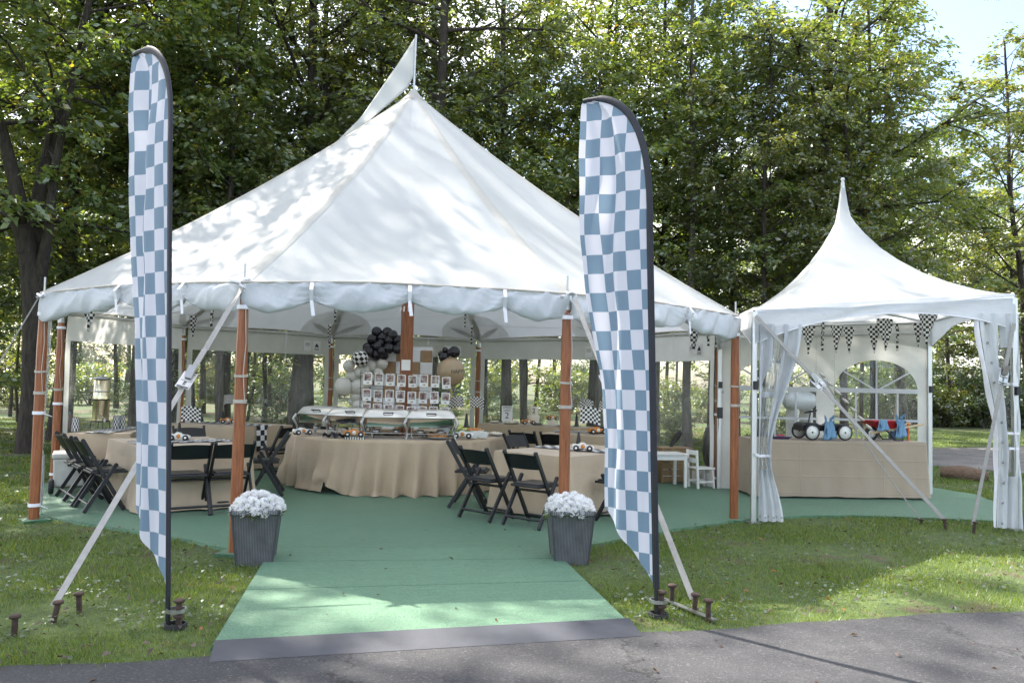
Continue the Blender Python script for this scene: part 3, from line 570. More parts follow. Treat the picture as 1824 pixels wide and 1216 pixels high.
# poles
def vring(g, c, r, h, t=.004, n=14, tilt=0):
    M = Matrix.Rotation(tilt, 3, 'X'); g.lathe([(r, -h/2), (r+t, -h/2), (r+t, h/2), (r, h/2)], n, c, M, smooth=False)
LEAN = {'A': (.02, 0), 'B': (.015, 0), 'C': (.0, 0), 'D': (-.03, 0), 'E': (-.03, 0)}
for k in ORD:
    p = PV[k]-TC; g = MB(); le = LEAN.get(k, (0, 0)); rr = .053
    foot = np.array([p[0], p[1], .03]); top = np.array([p[0], p[1], HE-.12]); pts = [foot*(1-t)+top*t for t in np.linspace(0, 1, 6)]
    for q in pts: q[:2] *= .992
    # wooden pole with chamfered square section
    n8 = []
    def sect(c, w):
        a = math.atan2(p[1], p[0]); o = []
        for j in range(8):
            t = a+math.pi/8+j*math.pi/4; o.append((c[0]+math.cos(t)*w, c[1]+math.sin(t)*w, c[2]))
        return o
    ws = [rr]*5+[rr*.8]
    vs = []; [vs.extend(sect(q, w)) for q, w in zip(pts, ws)]
    g.add(vs, [(i_*8+j, i_*8+(j+1) % 8, (i_+1)*8+(j+1) % 8, (i_+1)*8+j) for i_ in range(5) for j in range(8)])
    g.add(vs[-8:], [tuple(range(8))])
    po = g.build('side_pole', 'stained_pole', tent, bevel=.004)
    t_ = pts[-1]
    g = MB(); g.tube([(t_[0], t_[1], HE-.16), (t_[0], t_[1], HE-.02)], .047, 12); g.build('ferrule', 'steel', po)
    g = MB(); g.tube([(t_[0], t_[1], HE-.05), (t_[0], t_[1], HE+.17)], .011, 8); g.build('pin', 'steel', po)
    g = MB(); vring(g, (t_[0], t_[1], HE-.23), rr*1.02, .038); g.build('band', 'strap_white', po)
    for zz, tl_ in ((1.60, .10), (1.36, -.06)) if k in 'ABCDEGF' else ((1.35, .1),):
        g = MB()
        for j in range(2 if zz > 1.5 else 3): vring(g, (t_[0], t_[1], zz+j*.013), rr*1.05, .010, .006, 12, tl_+j*.05)
        g.build('cord_wrap', 'rope', po)
    if k in 'AIE':
        for zz in (1.16, .18):
            g = MB(); vring(g, (t_[0], t_[1], zz), rr*1.05, .035, .006); g.bar((t_[0]+.05, t_[1], zz-.005), (t_[0]+.13, t_[1]+.02, zz-.04), .03, .004); g.build('tie', 'strap_white', po)
    g = MB(); g.tube([(t_[0]+.03, t_[1]-.055, HE-.24), (t_[0]+.045, t_[1]-.058, 1.9), (t_[0]+.03, t_[1]-.06, 1.63), (t_[0]+.05, t_[1]-.058, 1.38)], .004, 5); g.build('cord', 'rope', po)
    g = MB(); g.box((p[0]*.99, p[1]*.99, .016), (.26, .26, .03), rz(R_(ANG[k]))); g.build('foot_plate', 'turf_carpet', po)
    # knotted webbing at the pole head
    g = MB(); r_ = random.Random(ord(k))
    pts = [(t_[0]+r_.gauss(0, .05), t_[1]-.02+r_.gauss(0, .045), HE-.04+r_.gauss(0, .035)) for _ in range(9)]; g.tube(pts, .016, 6); g.build('knot', 'strap_white', po)
g = MB(); 
for z0, z1 in ((0.02, HP-.1),): g.box((0, 0, (z0+z1)/2), (.155, .155, z1-z0), rz(.3))
cp = g.build('centre_pole', 'stained_pole', tent, bevel=.012)
g = MB(); [g.tube([(0+math.cos(a)*.1, math.sin(a)*.1-.02, 2.66+r_*.02), (math.cos(a)*.12, math.sin(a)*.12, 2.60)], .012, 5) for r_, a in enumerate((3.6, 4.2, 4.8, 5.2))]; g.build('knot', 'strap_white', cp)
# reinforcement patches with star points under the pole heads
for k in ['G', 'F', 'H', 'J', 'I', 'E']:
    i = ORD.index(k); pr, nx = ORD[i-1], ORD[(i+1) % 10]
    def under(s, rad, dz):   # s in -1..1 across, rad metres up the canopy from the pole head
        ang = s*math.pi/2; ac = math.sin(ang)*rad; upd = math.cos(ang)*rad
        t = 1-upd/TR-.004; w = abs(ac)/(3.02*max(.2, t)); return gore(k, nx, t, w, dz) if ac >= 0 else gore(pr, k, t, 1-w, dz)
    g = MB(); g.grid(lambda u, v: under((u-.5)*2*.99, .03+v*.72, -.012), 20, 5); pa_ = g.build('reinforcement_patch', 'patch_grey', tent)
    for s0 in (-.62, 0, .62):
        g = MB(); g.grid(lambda u, v: under(s0+(u-.5)*2*.26*(1-v)**1.0, .04+v*.62, -.018), 4, 6); g.build('star_point', 'patch_dark', pa_)
# rolled-up curtains along the open sides
def roll(a, b, ties, seed, drop=.30, ends=(0, 0)):
    E_ = EAVE[a+b]; f = nz(seed); f2 = nz(seed+5); pa, pb = np.array(E_[0]), np.array(E_[-1]); nrm = (pa+pb)[:2]; nrm = nrm/np.linalg.norm(nrm)
    def lift(u):
        d = min([abs(u-t) for t in ties]+[2]); return math.exp(-(d/.028)**2)
    def pos(u, v):
        j = u*24; i_ = min(23, int(j)); c = np.array(E_[i_])*(1-j+i_)+np.array(E_[i_+1])*(j-i_)
        L = lift(u); e = ends[0]*math.exp(-(u/.09)**2)+ends[1]*math.exp(-((1-u)/.09)**2)
        seg = min([abs(u-t) for t in ties]+[u+.02, 1-u+.02]); bul = min(1, seg/.10)**.6
        h = (drop*(.50+.44*bul)+e)*(1+.10*f(u*9)); th = .036*(.30+.70*bul)*(1+.15*f2(u*7))
        t = v*2*math.pi; # closed bag section hanging from the eave: v=0 at eave
        y = -h*.5*(1-math.cos(t)); x = th*math.sin(t)*(.6+.8*(-y/h))
        q_ = min([(u-t for t in ties)][0], key=abs) if ties else 0; dg = math.sin(5.5*v*6.28+60*abs(q_)+3*f(u*6))*math.exp(-abs(q_)/.10); wr = .013*math.sin(58*u+11*v+5*f(u*14))*(.4+.6*abs(f2(u*9)))+.007*math.sin(15*u-14*v+4*f2(u*5))+.022*(abs(dg)-.4)*math.exp(-abs(q_)/.2)+.012*(1-2*abs(math.sin(23*u+7*v+4*f(u*8))))+.008*f(40*u+9*v)
        return np.array([c[0]+nrm[0]*(x+wr*.9), c[1]+nrm[1]*(x+wr*.9), c[2]-.012+y+wr*.5-.0*L])
    g = MB(); g.grid(pos, 150, 30); o = g.build('rolled_curtain', 'white_vinyl', tent)
    for t in ties:
        g = MB(); c = pos(t, .5); tp = pos(t, 0.0)
        pp = [np.array([tp[0]+nrm[0]*.03, tp[1]+nrm[1]*.03, tp[2]+.0]), np.array([tp[0]+nrm[0]*.085, tp[1]+nrm[1]*.085, (tp[2]+c[2])/2]), np.array([c[0]+nrm[0]*.045, c[1]+nrm[1]*.045, c[2]-.02])]
        tg = np.array([-nrm[1], nrm[0]])
        for q, w_ in zip(zip(pp[:-1], pp[1:]), (0, 0)): g.bar(q[0], q[1], .034, .004, (nrm[0], nrm[1], 0))
        g.bar(pp[-1], pp[-1]+np.array([.02*tg[0], .02*tg[1], -.14]), .032, .004, (nrm[0], nrm[1], 0)); g.build('tie_strap', 'strap_white', o)
    return o
roll('A', 'B', (.40, .73), 3, .27, (.12, .04)); roll('B', 'C', (.20, .50, .80), 4, .28, (.0, .0)); roll('C', 'D', (.30, .68), 6, .28, (.02, .06)); roll('D', 'E', (.5,), 8, .30, (.02, .02))
# walls: white heading, clear window, skirt, side hems
def wall(a, b, zb, lab=None, u0=0.02, u1=.98):
    pa, pb = PV[a]-TC, PV[b]-TC; L = np.linalg.norm(pb-pa); d = (pb-pa)/L; n_ = np.array([d[1], -d[0]]); f = nz(ord(a)*3+1)
    def W(u, z, off=0): o_ = .012*f(u*7+z*2)+.02*math.sin(3*z+9*u)*.5+off; q = pa+(pb-pa)*u-n_*0; q = q*.985; return (q[0]+n_[0]*o_, q[1]+n_[1]*o_, z)
    g = MB(); g.grid(lambda u, v: W(u0+(u1-u0)*u, HE+.02-(HE+.02-zb)*v), 24, 5); o = g.build('wall_heading', 'canvas', tent)
    g = MB(); g.grid(lambda u, v: W(u0+(u1-u0)*u, zb+.01-(zb-.22)*v, .006), 24, 18); g.build('clear_window', 'clear_vinyl', o)
    g = MB(); g.grid(lambda u, v: W(u0+(u1-u0)*u, .23-.21*v), 24, 3); g.build('skirt', 'canvas', o)
    for s0, s1 in ((u0, u0+.032), (u1-.032, u1)):
        g = MB(); g.grid(lambda u, v: W(s0+(s1-s0)*u, zb+.005-(zb-.23)*v, -.004), 2, 18); g.build('side_hem', 'canvas', o)
    g = MB(); g.bar(W(.35, HE, -.05), W(.35, zb-.18, -.05), .018, .003, (n_[0], n_[1], 0)); g.build('hanging_tie', 'strap_white', o)
    g = MB(); g.tube([W(u0, HE-.03, -.03), W(.5, HE-.01, -.03), W(u1, HE-.03, -.03)], .028, 7, False); g.build('eave_roll', 'canvas', o)
    return o, W
WALLS = {}
for a, b, zb in (('I', 'A', 2.0), ('H', 'I', 2.05), ('G', 'H', 2.05), ('F', 'G', 2.07), ('J', 'F', 2.05), ('E', 'J', 2.0)):
    if a == 'I': continue
    WALLS[a+b] = wall(a, b, zb)
# warning notices sewn on the wall headings
def notice(key, u, z):
    o, W = WALLS[key]; c = np.array(W(u, z, -.04)); e = np.array(W(u+.05, z, -.04)); d = (e-c)/np.linalg.norm(e-c); nn = np.array([d[1], -d[0], 0])
    for k_, (off, ww, hh, mm) in enumerate(((0, .17, .20, 'paper'), (.20, .15, .20, 'paper'))):
        q = c+d*off; g = MB(); g.bar(q-np.array([0, 0, hh/2]), q+np.array([0, 0, hh/2]), ww, .003, tuple(nn)); s_ = g.build('warning_notice', mm, o)
        g = MB()
        if k_ == 0: g.add([q+d*-.05+nn*-.006*0-nn*.004+np.array([0, 0, -.02]), q+d*.05-nn*.004+np.array([0, 0, -.02]), q-nn*.004+np.array([0, 0, .06])], [(0, 1, 2)])
        for j in range(3): zq = (-.045-.016*j) if k_ == 0 else (.05-.022*j); g.bar(q-d*.05+np.array([0, 0, zq])-nn*.004, q+d*.05+np.array([0, 0, zq])-nn*.004, .007, .002, tuple(nn))
        g.build('print', 'ink' if k_ == 0 else 'rust', s_)
notice('FG', .15, 2.2); notice('FG', .85, 2.2) if False else None; notice('GH', .12, 2.22); notice('EJ', .13, 2.18); notice('JF', .1, 2.2)
# a clear curtain drawn back to the left front pole
g = MB(); pA = PV['A']-TC; pI = PV['I']-TC; dI = (pI-pA)/np.linalg.norm(pI-pA)
def drawn(u, v):
    z = 2.30-2.22*v; w = .10+.42*(1-v)**1.3+.06*math.sin(3*v); k = .05+w*u
    o = .035*math.sin(u*24+2*v)+.02*math.sin(u*11+6*v); return (pA[0]+dI[0]*k+dI[1]*o+.05, pA[1]+dI[1]*k-dI[0]*o, z)
g.grid(drawn, 40, 24); cu = g.build('drawn_curtain', 'curtain_vinyl', tent)
g = MB(); g.grid(lambda u, v: np.array(drawn(u, .72+.24*v))+np.array([.012, -.01, 0]), 14, 6); g.build('curtain_patch', 'white_vinyl', cu)
g = MB(); g.grid(lambda u, v: np.array(drawn(u, .0+.10*v))+np.array([.012, -.01, 0]), 20, 3); g.build('curtain_heading', 'canvas', cu)
# guy straps with ratchets
def guy(parent, org, p, q, w=.043, ratchet=.42, sag=.0, name='guy_strap', up=(0, -1, .2)):
    p, q = np.array(p, float)-org, np.array(q, float)-org; g = MB(); N = 8; f = nz(int(abs(p[0]*97+q[1]*31)))
    P_ = [p+(q-p)*i/N+np.array([0, 0, -sag*4*(i/N)*(1-i/N)]) for i in range(N+1)]
    tw = lambda i: (up[0]+.5*f(i*1.1), up[1], up[2]+.4*f(i*.8+3))
    d = Vector(q-p).normalized(); vs = []; uv = []
    for i, c in enumerate(P_):
        s_ = d.cross(Vector(tw(i))).normalized(); n_ = s_.cross(d)
        for a_, b_ in ((-1, -1), (1, -1), (1, 1), (-1, 1)): vs.append(Vector(c)+s_*(a_*w/2)+n_*(b_*.0025))
    g.add(vs, [(i*4+j, i*4+(j+1) % 4, (i+1)*4+(j+1) % 4, (i+1)*4+j) for i in range(N) for j in range(4)]); o = g.build(name, 'strap', parent)
    if ratchet:
        c = p+(q-p)*ratchet; dd = (q-p)/np.linalg.norm(q-p); s_ = np.array(d.cross(Vector(up)).normalized()); n_ = np.array(s_)*0+np.cross(s_, dd)
        g = MB(); 
        for k in (-1, 1): g.bar(c+s_*k*.034-dd*.09, c+s_*k*.034+dd*.09+n_*.015, .004, .045, tuple(s_)); 
        g.tube([c-s_*.045, c+s_*.045], .016, 8); g.tube([c-s_*.045+dd*.07+n_*.02, c+s_*.045+dd*.07+n_*.02], .010, 8); g.tube([c-s_*.045-dd*.08, c+s_*.045-dd*.08], .010, 8)
        g.bar(c+n_*.02-dd*.02, c+n_*.05-dd*.13, .06, .006, tuple(n_)); g.build('ratchet', 'steel', o)
        g = MB(); g.bar(c-dd*.02+n_*.012, c-dd*.35+n_*.008, w, .006, tuple(n_)); g.build('loose_webbing', 'strap', o)
    return o
TG = np.array([TC[0], TC[1], 0.0])
guy(tent, TG, (*PV['B']*1.0, HE-.05), (-2.19, 5.70, .10), ratchet=.37); guy(tent, TG, (PV['C'][0]+.04, PV['C'][1]-.06, HE-.06), (2.07, 5.66, .10), ratchet=.34)
guy(tent, TG, (*PV['A'], HE-.02), (-5.25, 9.74, .05), ratchet=0, w=.014)
# hammered steel stakes
def stake(x, y, h, label, lean=(0, 0), group='rusty steel stakes', rad=.018):
    t = thing('tent_stake', label, 'stake', (x, y, 0), 0, group); g = MB(); top = (lean[0]*h, lean[1]*h, h); g.tube([(0, 0, -.05), top], rad, 10); g.build('shaft', 'rust', t)
    g = MB(); g.lathe([(.001, h-.002), (.032, h-.004), (.035, h+.008), (.028, h+.015), (.001, h+.016)], 12, (lean[0]*h, lean[1]*h, 0)); g.build('head', 'rust', t); return t
for x, y, h, lab, le in [(-2.30, 5.42, .11, 'rusty stake nearest the road at the left corner of the lawn', (0, 0)), (-2.19, 5.68, .12, 'rusty stake holding the strap in front of the left flag', (.25, .1)), (-2.10, 5.90, .12, 'rusty stake just right of the strap stake on the left lawn', (-.1, 0)),
                         (1.98, 5.86, .14, 'rusty stake standing at the back end of the steel bar', (.05, 0)), (2.07, 5.64, .13, 'rusty stake in the middle of the steel bar with a strap', (.1, 0)), (2.10, 5.44, .14, 'rusty stake at the road end of the steel bar', (.0, 0)),
                         (6.17, 9.16, .06, 'low stake at the end of the thin knotted line', (0, 0)), (6.24, 8.80, .12, 'stake at the end of the wide strap before the small tent', (-.2, 0)), (6.44, 8.62, .12, 'stake below the strap of the right front corner of the small tent', (.2, 0))]:
    stake(x, y, h, lab, le)
g = MB(); g.bar((1.93, 5.95, .035), (2.13, 5.38, .03), .045, .008); tag(g.build('stake_bar', 'steel'), 'flat steel bar on the grass linking three stakes beside the right flag', 'bar')

# ------------------------------------------------------------------ the small peaked frame tent
FL, FR = np.array([4.13, 9.30]), np.array([7.10, 8.78]); _u = (FR-FL)/np.linalg.norm(FR-FL); _v = np.array([-_u[1], _u[0]]); BL, BR = FL+_v*3.02+_u*.22, FR+_v*3.02+_u*.40
ft = thing('peaked_tent', 'small square white tent with a tall pointed peak beside the big tent', 'tent', (FL[0], FL[1], 0)); FO = np.array([FL[0], FL[1], 0.0])
CO = [(FL, 2.545), (FR, 2.76), (BR, 2.70), (BL, 2.56)]
CO3 = [np.array([c[0]-FO[0], c[1]-FO[1], z]) for c, z in CO]; APX = np.array([5.99-FO[0], 10.62-FO[1], 4.50])
PROF = [(0, 1), (.012, .985), (.022, .90), (.035, .80), (.055, .70), (.09, .635), (.15, .545), (.25, .42), (.36, .315), (.5, .205), (.65, .118), (.8, .05), (.92, .012), (1, 0)]
def pag(i, t, w):
    a, b = CO3[i], CO3[(i+1) % 4]; xs_ = [p[0] for p in PROF]; zf = float(np.interp(t, xs_, [p[1] for p in PROF])); e = a*(1-w)+b*w
    q = APX[:2]+(e[:2]-APX[:2])*t; z = e[2]+(APX[2]-e[2])*zf; s = math.sin(math.pi*w)
    z += .18*s*t*(1-t)*1.0-.0; return np.array([q[0], q[1], z])
TS = [p[0] for p in PROF]; TS2 = sorted(set(TS+[.02, .045, .07, .12, .2, .3, .43, .57, .72, .86, .96]))
for i in range(4):
    g = MB(); nt_ = len(TS2)-1
    g.grid(lambda u, v: pag(i, TS2[min(nt_, int(round(v*nt_)))], u), 14, nt_); g.build('canopy_panel', 'sailcloth', ft)
    # valance with arched lower edge
    a, b = CO3[i], CO3[(i+1) % 4]; d = (b-a)/np.linalg.norm(b-a); nn = np.array([d[1], -d[0], 0]); f = nz(i+31)
    def val(u, v):
        e = a*(1-u)+b*u; dep = .165+.27*(abs(u-.5)*2)**2.2; p = e+np.array([0, 0, .004-dep*v]); return p+nn*(.035*v**.5+.012*math.sin(18*u+5*v)*v+.006*f(u*20+v*3)*v+.01)
    g = MB(); g.grid(val, 48, 6); vo = g.build('valance', 'white_vinyl', ft)
    g = MB(); g.tube([val(u/24, 1) for u in range(25)], .006, 5, False); g.build('hem', 'strap_white', vo)
    # frame rail
    g = MB(); g.tube([a+np.array([0, 0, -.05]), b+np.array([0, 0, -.05])], .024, 8, False); g.build('eave_rail', 'aluminium', ft)
    g = MB(); g.bar(a+np.array([0, 0, -.20])*1.0, b+np.array([0, 0, -.20]), .03, .03) if i in (2,) else g.bar(a+np.array([0, 0, -.06]), a+(b-a)*.06+np.array([0, 0, -.06]), .04, .04); g.build('cross_rail', 'aluminium', ft)
for i in (0, 1):
    g = MB(); a, b = CO3[i], CO3[i+2]; m_ = (a+b)/2+np.array([0, 0, .10]); g.tube([a+np.array([0, 0, -.05]), m_, b+np.array([0, 0, -.05])], .02, 8, False); g.build('cross_cable', 'aluminium', ft)
g = MB(); g.tube([np.array([APX[0], APX[1], 2.75]), APX-np.array([0, 0, .08])], .03, 10); g.build('peak_mast', 'aluminium', ft)
g = MB(); g.sphere(tuple(APX+np.array([0, 0, .01])), .028, 10); g.build('peak_tip', 'sailcloth', ft)
for i, c in enumerate(CO3):
    g = MB(); g.box((c[0], c[1], c[2]/2-.02), (.062, .062, c[2]-.06), rz(math.atan2(_u[1], _u[0]))); lg = g.build('leg', 'aluminium', ft, bevel=.006)
    g = MB(); g.box((c[0], c[1], .008), (.15, .15, .012)); g.tube([(c[0]+.04, c[1]-.045, 1.5), (c[0]+.04, c[1]-.06, 1.52)], .012, 8); g.build('foot_plate', 'steel', lg)
    g = MB(); g.box((c[0], c[1]-.04, 1.62), (.05, .06, .10)); g.build('clamp', 'black_resin', lg)
# window wall at the back
a, b = CO3[3], CO3[2]; WL = np.linalg.norm((b-a)[:2]); wd_ = (b-a)/np.linalg.norm((b-a)[:2]); wd_[2] = 0; wn_ = np.array([wd_[1], -wd_[0], 0])
def WW(s, z, off=0): return np.array([a[0], a[1], 0])+wd_*s+wn_*(off+.008*math.sin(6*s+2*z))+np.array([0, 0, z])
WIN = [(.22, 1.48), (1.76, 3.02)]; SILL, SPR, RISE = .72, 1.58, .47
def arch(s):
    for s0, s1 in WIN:
        if s0 < s < s1: t = (s-s0)/(s1-s0)*2-1; return SPR+RISE*math.sqrt(max(0, 1-t*t))
    return None
g = MB(); ss = sorted(set(list(np.linspace(0, WL, 60))+[x for w in WIN for x in (w[0]-.001, w[0]+.001, w[1]-.001, w[1]+.001)]))
for s0, s1 in zip(ss[:-1], ss[1:]):
    mid = (s0+s1)/2; zt = 2.66
    if arch(mid) is None: g.add([WW(s0, .03), WW(s1, .03), WW(s1, zt), WW(s0, zt)], [(0, 1, 2, 3)])
    else:
        z0, z1 = arch(s0) or SPR, arch(s1) or SPR; g.add([WW(s0, .03), WW(s1, .03), WW(s1, SILL), WW(s0, SILL)], [(0, 1, 2, 3)]); g.add([WW(s0, z0), WW(s1, z1), WW(s1, zt), WW(s0, zt)], [(0, 1, 2, 3)])
ww = g.build('window_wall', 'canvas', ft)
for s0, s1 in WIN:
    g = MB(); K = 24; pts = [WW(s0, SILL, -.01)]+[WW(s0+(s1-s0)*k/K, arch(s0+1e-6+(s1-s0-2e-6)*k/K) or SPR, -.01) for k in range(K+1)]+[WW(s1, SILL, -.01)]
    g.add(pts, [tuple(range(len(pts)))]); g.build('window_pane', 'clear_vinyl', ww)
    c = (s0+s1)/2; rw = (s1-s0)/2
    for z_, w_ in ((SPR, .07), (1.13, .034)): g = MB(); g.bar(WW(s0, z_, .02), WW(s1, z_, .02), w_, .004, tuple(wn_)); g.build('muntin', 'white_vinyl', ww)
    for k in (.25, .5, .75):
        g = MB(); g.bar(WW(s0+(s1-s0)*k, SILL, .024), WW(s0+(s1-s0)*k, SPR, .024), .03, .004, tuple(wn_)); g.build('muntin', 'white_vinyl', ww)
    for th in (R_(38), R_(90), R_(142)):
        g = MB(); g.bar(WW(c, SPR, .028), WW(c+rw*math.cos(th), SPR+RISE*math.sin(th), .028), .028, .004, tuple(wn_)); g.build('muntin', 'white_vinyl', ww)
# gathered curtains at the front legs
def drape(x0, side, wtop, wtie, wbot, ztie, ztop, seed):
    f = nz(seed)
    def pos(u, v, off=0):
        z = ztop-(ztop-.03)*v; zt = (ztop-ztie)/(ztop-.03)
        w = wtop+(wtie-wtop)*sstep(0, zt, v) if v < zt else wtie+(wbot-wtie)*sstep(zt, 1, v)
        k = .02+w*u; o = (.045*math.sin(u*19+3*f(v*3))+.02*math.sin(u*37+4*v))*(.5+.5*w/wtop)+.03*u
        return np.array([x0[0], x0[1], 0])+np.array([_u[0]*k*side+_v[0]*(o+off), _u[1]*k*side+_v[1]*(o+off), z])
    return pos
dl = drape(CO3[0]+np.array([.02, -.03, 0]), 1, .50, .15, .30, .80, 2.35, 3)
g = MB(); g.grid(lambda u, v: dl(u, v*.76), 30, 26); c0 = g.build('clear_curtain', 'curtain_vinyl', ft)
g = MB(); g.grid(lambda u, v: dl(u, .74+.26*v, -.02), 24, 8); g.build('curtain_skirt', 'white_vinyl', c0)
g = MB(); g.grid(lambda u, v: dl(.58+.40*u, v*.78, -.03), 10, 24); g.build('curtain_band', 'white_vinyl', c0)
g = MB(); g.grid(lambda u, v: dl(.0+.10*u, v, -.03), 3, 24); g.build('curtain_band', 'white_vinyl', c0)
g = MB(); g.grid(lambda u, v: dl(.0+.36*u, .42*v*(1-.62*u), -.026), 8, 6); g.build('curtain_flap', 'white_vinyl', c0)
g = MB(); g.grid(lambda u, v: dl(.05+.9*u, .345+.03*v, -.026), 14, 1); g.build('curtain_band', 'white_vinyl', c0)
g = MB(); 
for k in range(6): g.lathe([(.001, 0), (.012, 0), (.013, .004), (.006, .005)], 8, tuple(dl(.08+.16*k, .975, -.045)), Matrix.Rotation(R_(90), 3, 'X'))
g.build('grommets', 'steel', c0)
g = MB(); q0, q1 = dl(0, .67, -.05), dl(1, .67, -.05); g.bar(q0, q1, .03, .006, (0, -1, 0)); g.bar(q0, q0+np.array([-.05, -.02, .02]), .03, .006, (0, -1, 0)); g.build('curtain_tie', 'strap_white', c0)
dr = drape(CO3[1]+np.array([.05, -.03, 0]), -1, .50, .27, .30, .92, 2.52, 9)
g = MB(); g.grid(lambda u, v: dr(u*.55, v*.8), 16, 24); c1 = g.build('clear_curtain', 'curtain_vinyl', ft)
g = MB(); g.grid(lambda u, v: dr(.50+.42*u, v, -.03), 12, 26); g.build('curtain_band', 'white_vinyl', c1)
g = MB(); g.grid(lambda u, v: dr(.92+.08*u, v, -.015), 3, 26); g.build('curtain_edge', 'strap_white', c1)
g = MB(); g.grid(lambda u, v: dr(.0+.55*u, .76+.24*v, -.02), 12, 8); g.build('curtain_skirt', 'white_vinyl', c1)
g = MB(); g.grid(lambda u, v: dr(.0+.10*u, v, -.03), 3, 24); g.build('curtain_band', 'white_vinyl', c1)
g = MB(); g.grid(lambda u, v: dr(.10+.3*u, .0+.16*v, -.03), 4, 6); g.build('curtain_band', 'white_vinyl', c1)
for zf in (.33, .56, .63): g = MB(); g.bar(dr(.05, zf, -.05), dr(.5, zf, -.05), .03, .005, (0, -1, 0)); g.build('curtain_tie', 'strap_white', c1)
for k in range(11):
    g = MB(); g.lathe([(.006, 0), (.015, .001), (.017, .004), (.006, .006)], 10, tuple(dr(.72, .045+.093*k, -.055)), Matrix.Rotation(R_(90), 3, 'X')); g.build('grommet', 'steel', c1)
# straps of the small tent
guy(ft, FO, (4.10, 9.20, 2.44), (6.24, 8.80, .10), ratchet=.33, w=.044); guy(ft, FO, (4.85, 9.10, 1.78), (6.17, 9.16, .05), ratchet=0, w=.016, sag=.04)
o = guy(ft, FO, (7.02, 8.68, 2.40), (6.44, 8.62, .10), ratchet=.27, w=.045)
g = MB(); r_ = random.Random(4)
for k in range(7): c = np.array([4.85, 9.08, 1.76])*(1-k/9)+np.array([5.75, 9.12, .86])*(k/9)-FO; g.tube([c+np.array([-.03, -.02, .03]), c+np.array([.01, -.03, -.01]), c+np.array([.05, -.02, -.03])], [.008, .022, .006], 6)
g.build('rope_knots', 'rope', ft)
# ------------------------------------------------------------------ feather flags
def feather(base, top, yaw, W, ztip, zcut, label, seed, shr=.2):
    base, top = np.array(base), np.array(top); t = thing('feather_flag', label, 'flag', tuple(base*np.array([1, 1, 0]))); b0 = base*np.array([1, 1, 0]); f = nz(seed); f2 = nz(seed+9)
    d = np.array([-math.cos(yaw), math.sin(yaw), 0.0]); n_ = np.array([math.sin(yaw), math.cos(yaw), 0.0]); zb, zt = base[2], top[2]
    def pole(z): return base+(top-base)*((z-zb)/(zt-zb))-b0
    zs = zt   # the pole is straight up to here, then bends over
    def lead(s):            # leading edge, s 0..1 from the cut to the tip
        Ls = zs-zcut; Lb = (ztip-zs)*1.25; q = s*(Ls+Lb)
        if q <= Ls: return pole(zcut+q), 0.0
        k = (q-Ls)/Lb; x = W*.98*(k**2.2); z = zs+(ztip-zs)*math.sin(min(1, k)*math.pi/2)**.9
        p = pole(zs)+d*x; p[2] = z; return p, x
    hem = .05
    def surf(u, v):         # u across from leading edge, v up
        p, x = lead(v); z = p[2]; w = max(.004, W-x)*(1-shr*sstep(2.9, 1.2, z) if x == 0 else 1); dropb = .0
        zlow = zcut+(.56*u*W/W)*1.0 if True else 0
        zz = z if v > .30 else zlow+(lead(.30)[0][2]-zlow)*(v/.30)
        q = pole(min(zz, zs)) if v <= .99 and x == 0 else p.copy(); q = p.copy() if x > 0 else pole(zz)
        k = u*w; wave = (.032*math.sin(7*u+1.6*f(zz*.9)+.8*zz)+.016*math.sin(17*u+2*f2(zz*.7)+1.1*zz))*min(1, u*3)*(w/W)
        sag = -.05*u*(1 if x == 0 else .4)
        return q+d*(k*(1-.035*abs(f(zz*1.6))))+n_*wave+np.array([0, 0, sag-(.0 if x == 0 else 0)])
    def uvf(u, v):
        p, x = lead(v); zlow = zcut+.56*u; zz = p[2] if v > .30 else zlow+(lead(.30)[0][2]-zlow)*(v/.30); return ((x+u*max(.004, W-x))/.125+.37, (zz-.05*u)/.142)
    g = MB(); g.grid(surf, 26, 110, True, uvf); bn = g.build('banner', 'flag_check', t)
    g = MB(); pts = [lead(s)[0] for s in np.linspace(0, 1, 60)]
    def slv(u, v): p, x = lead(v); r = .028*(1 if v < .97 else .6); nxt = lead(min(1, v+.01))[0]-lead(max(0, v-.01))[0]; nxt /= np.linalg.norm(nxt); s_ = np.cross(nxt, n_); a_ = u*2*math.pi; return p+s_*math.cos(a_)*r*1.0+n_*math.sin(a_)*.012
    g.grid(slv, 10, 70); g.build('pole_sleeve', 'black_fabric', bn)
    g = MB(); g.tube([(0, 0, .0), tuple(pole(.3)), tuple(pole(1.0))], .016, 8); po = g.build('pole', 'black_resin', t)
    return t
FLG = feather((-1.435, 5.52, .05), (-1.545, 5.52, 3.12), R_(51), .67, 3.86, .20, 'tall blue and white checkered feather flag at the left of the runner', 5)
FRG = feather((1.775, 5.56, .05), (1.69, 5.56, 2.72), R_(50), .62, 3.74, .20, 'tall blue and white checkered feather flag at the right of the runner', 8, .30)
for (x, y), lab in (((-1.41, 5.52), 'rusty stake with two grey rings holding the left flag pole'), ((1.765, 5.58), 'rusty stake with two grey rings holding the right flag pole')):
    t = stake(x+.045, y-.02, .17, lab, group='stakes with rings'); g = MB(); vring(g, (-.02, .01, .115), .052, .022, .012); g.build('ring', 'steel', t); g = MB(); vring(g, (-.02, .01, .02), .056, .03, .014); g.build('ring', 'dark_rubber', t)
    g = MB(); g.lathe([(.03, .07), (.034, .075), (.034, .085), (.02, .09)], 10); g.build('nut', 'rust', t)

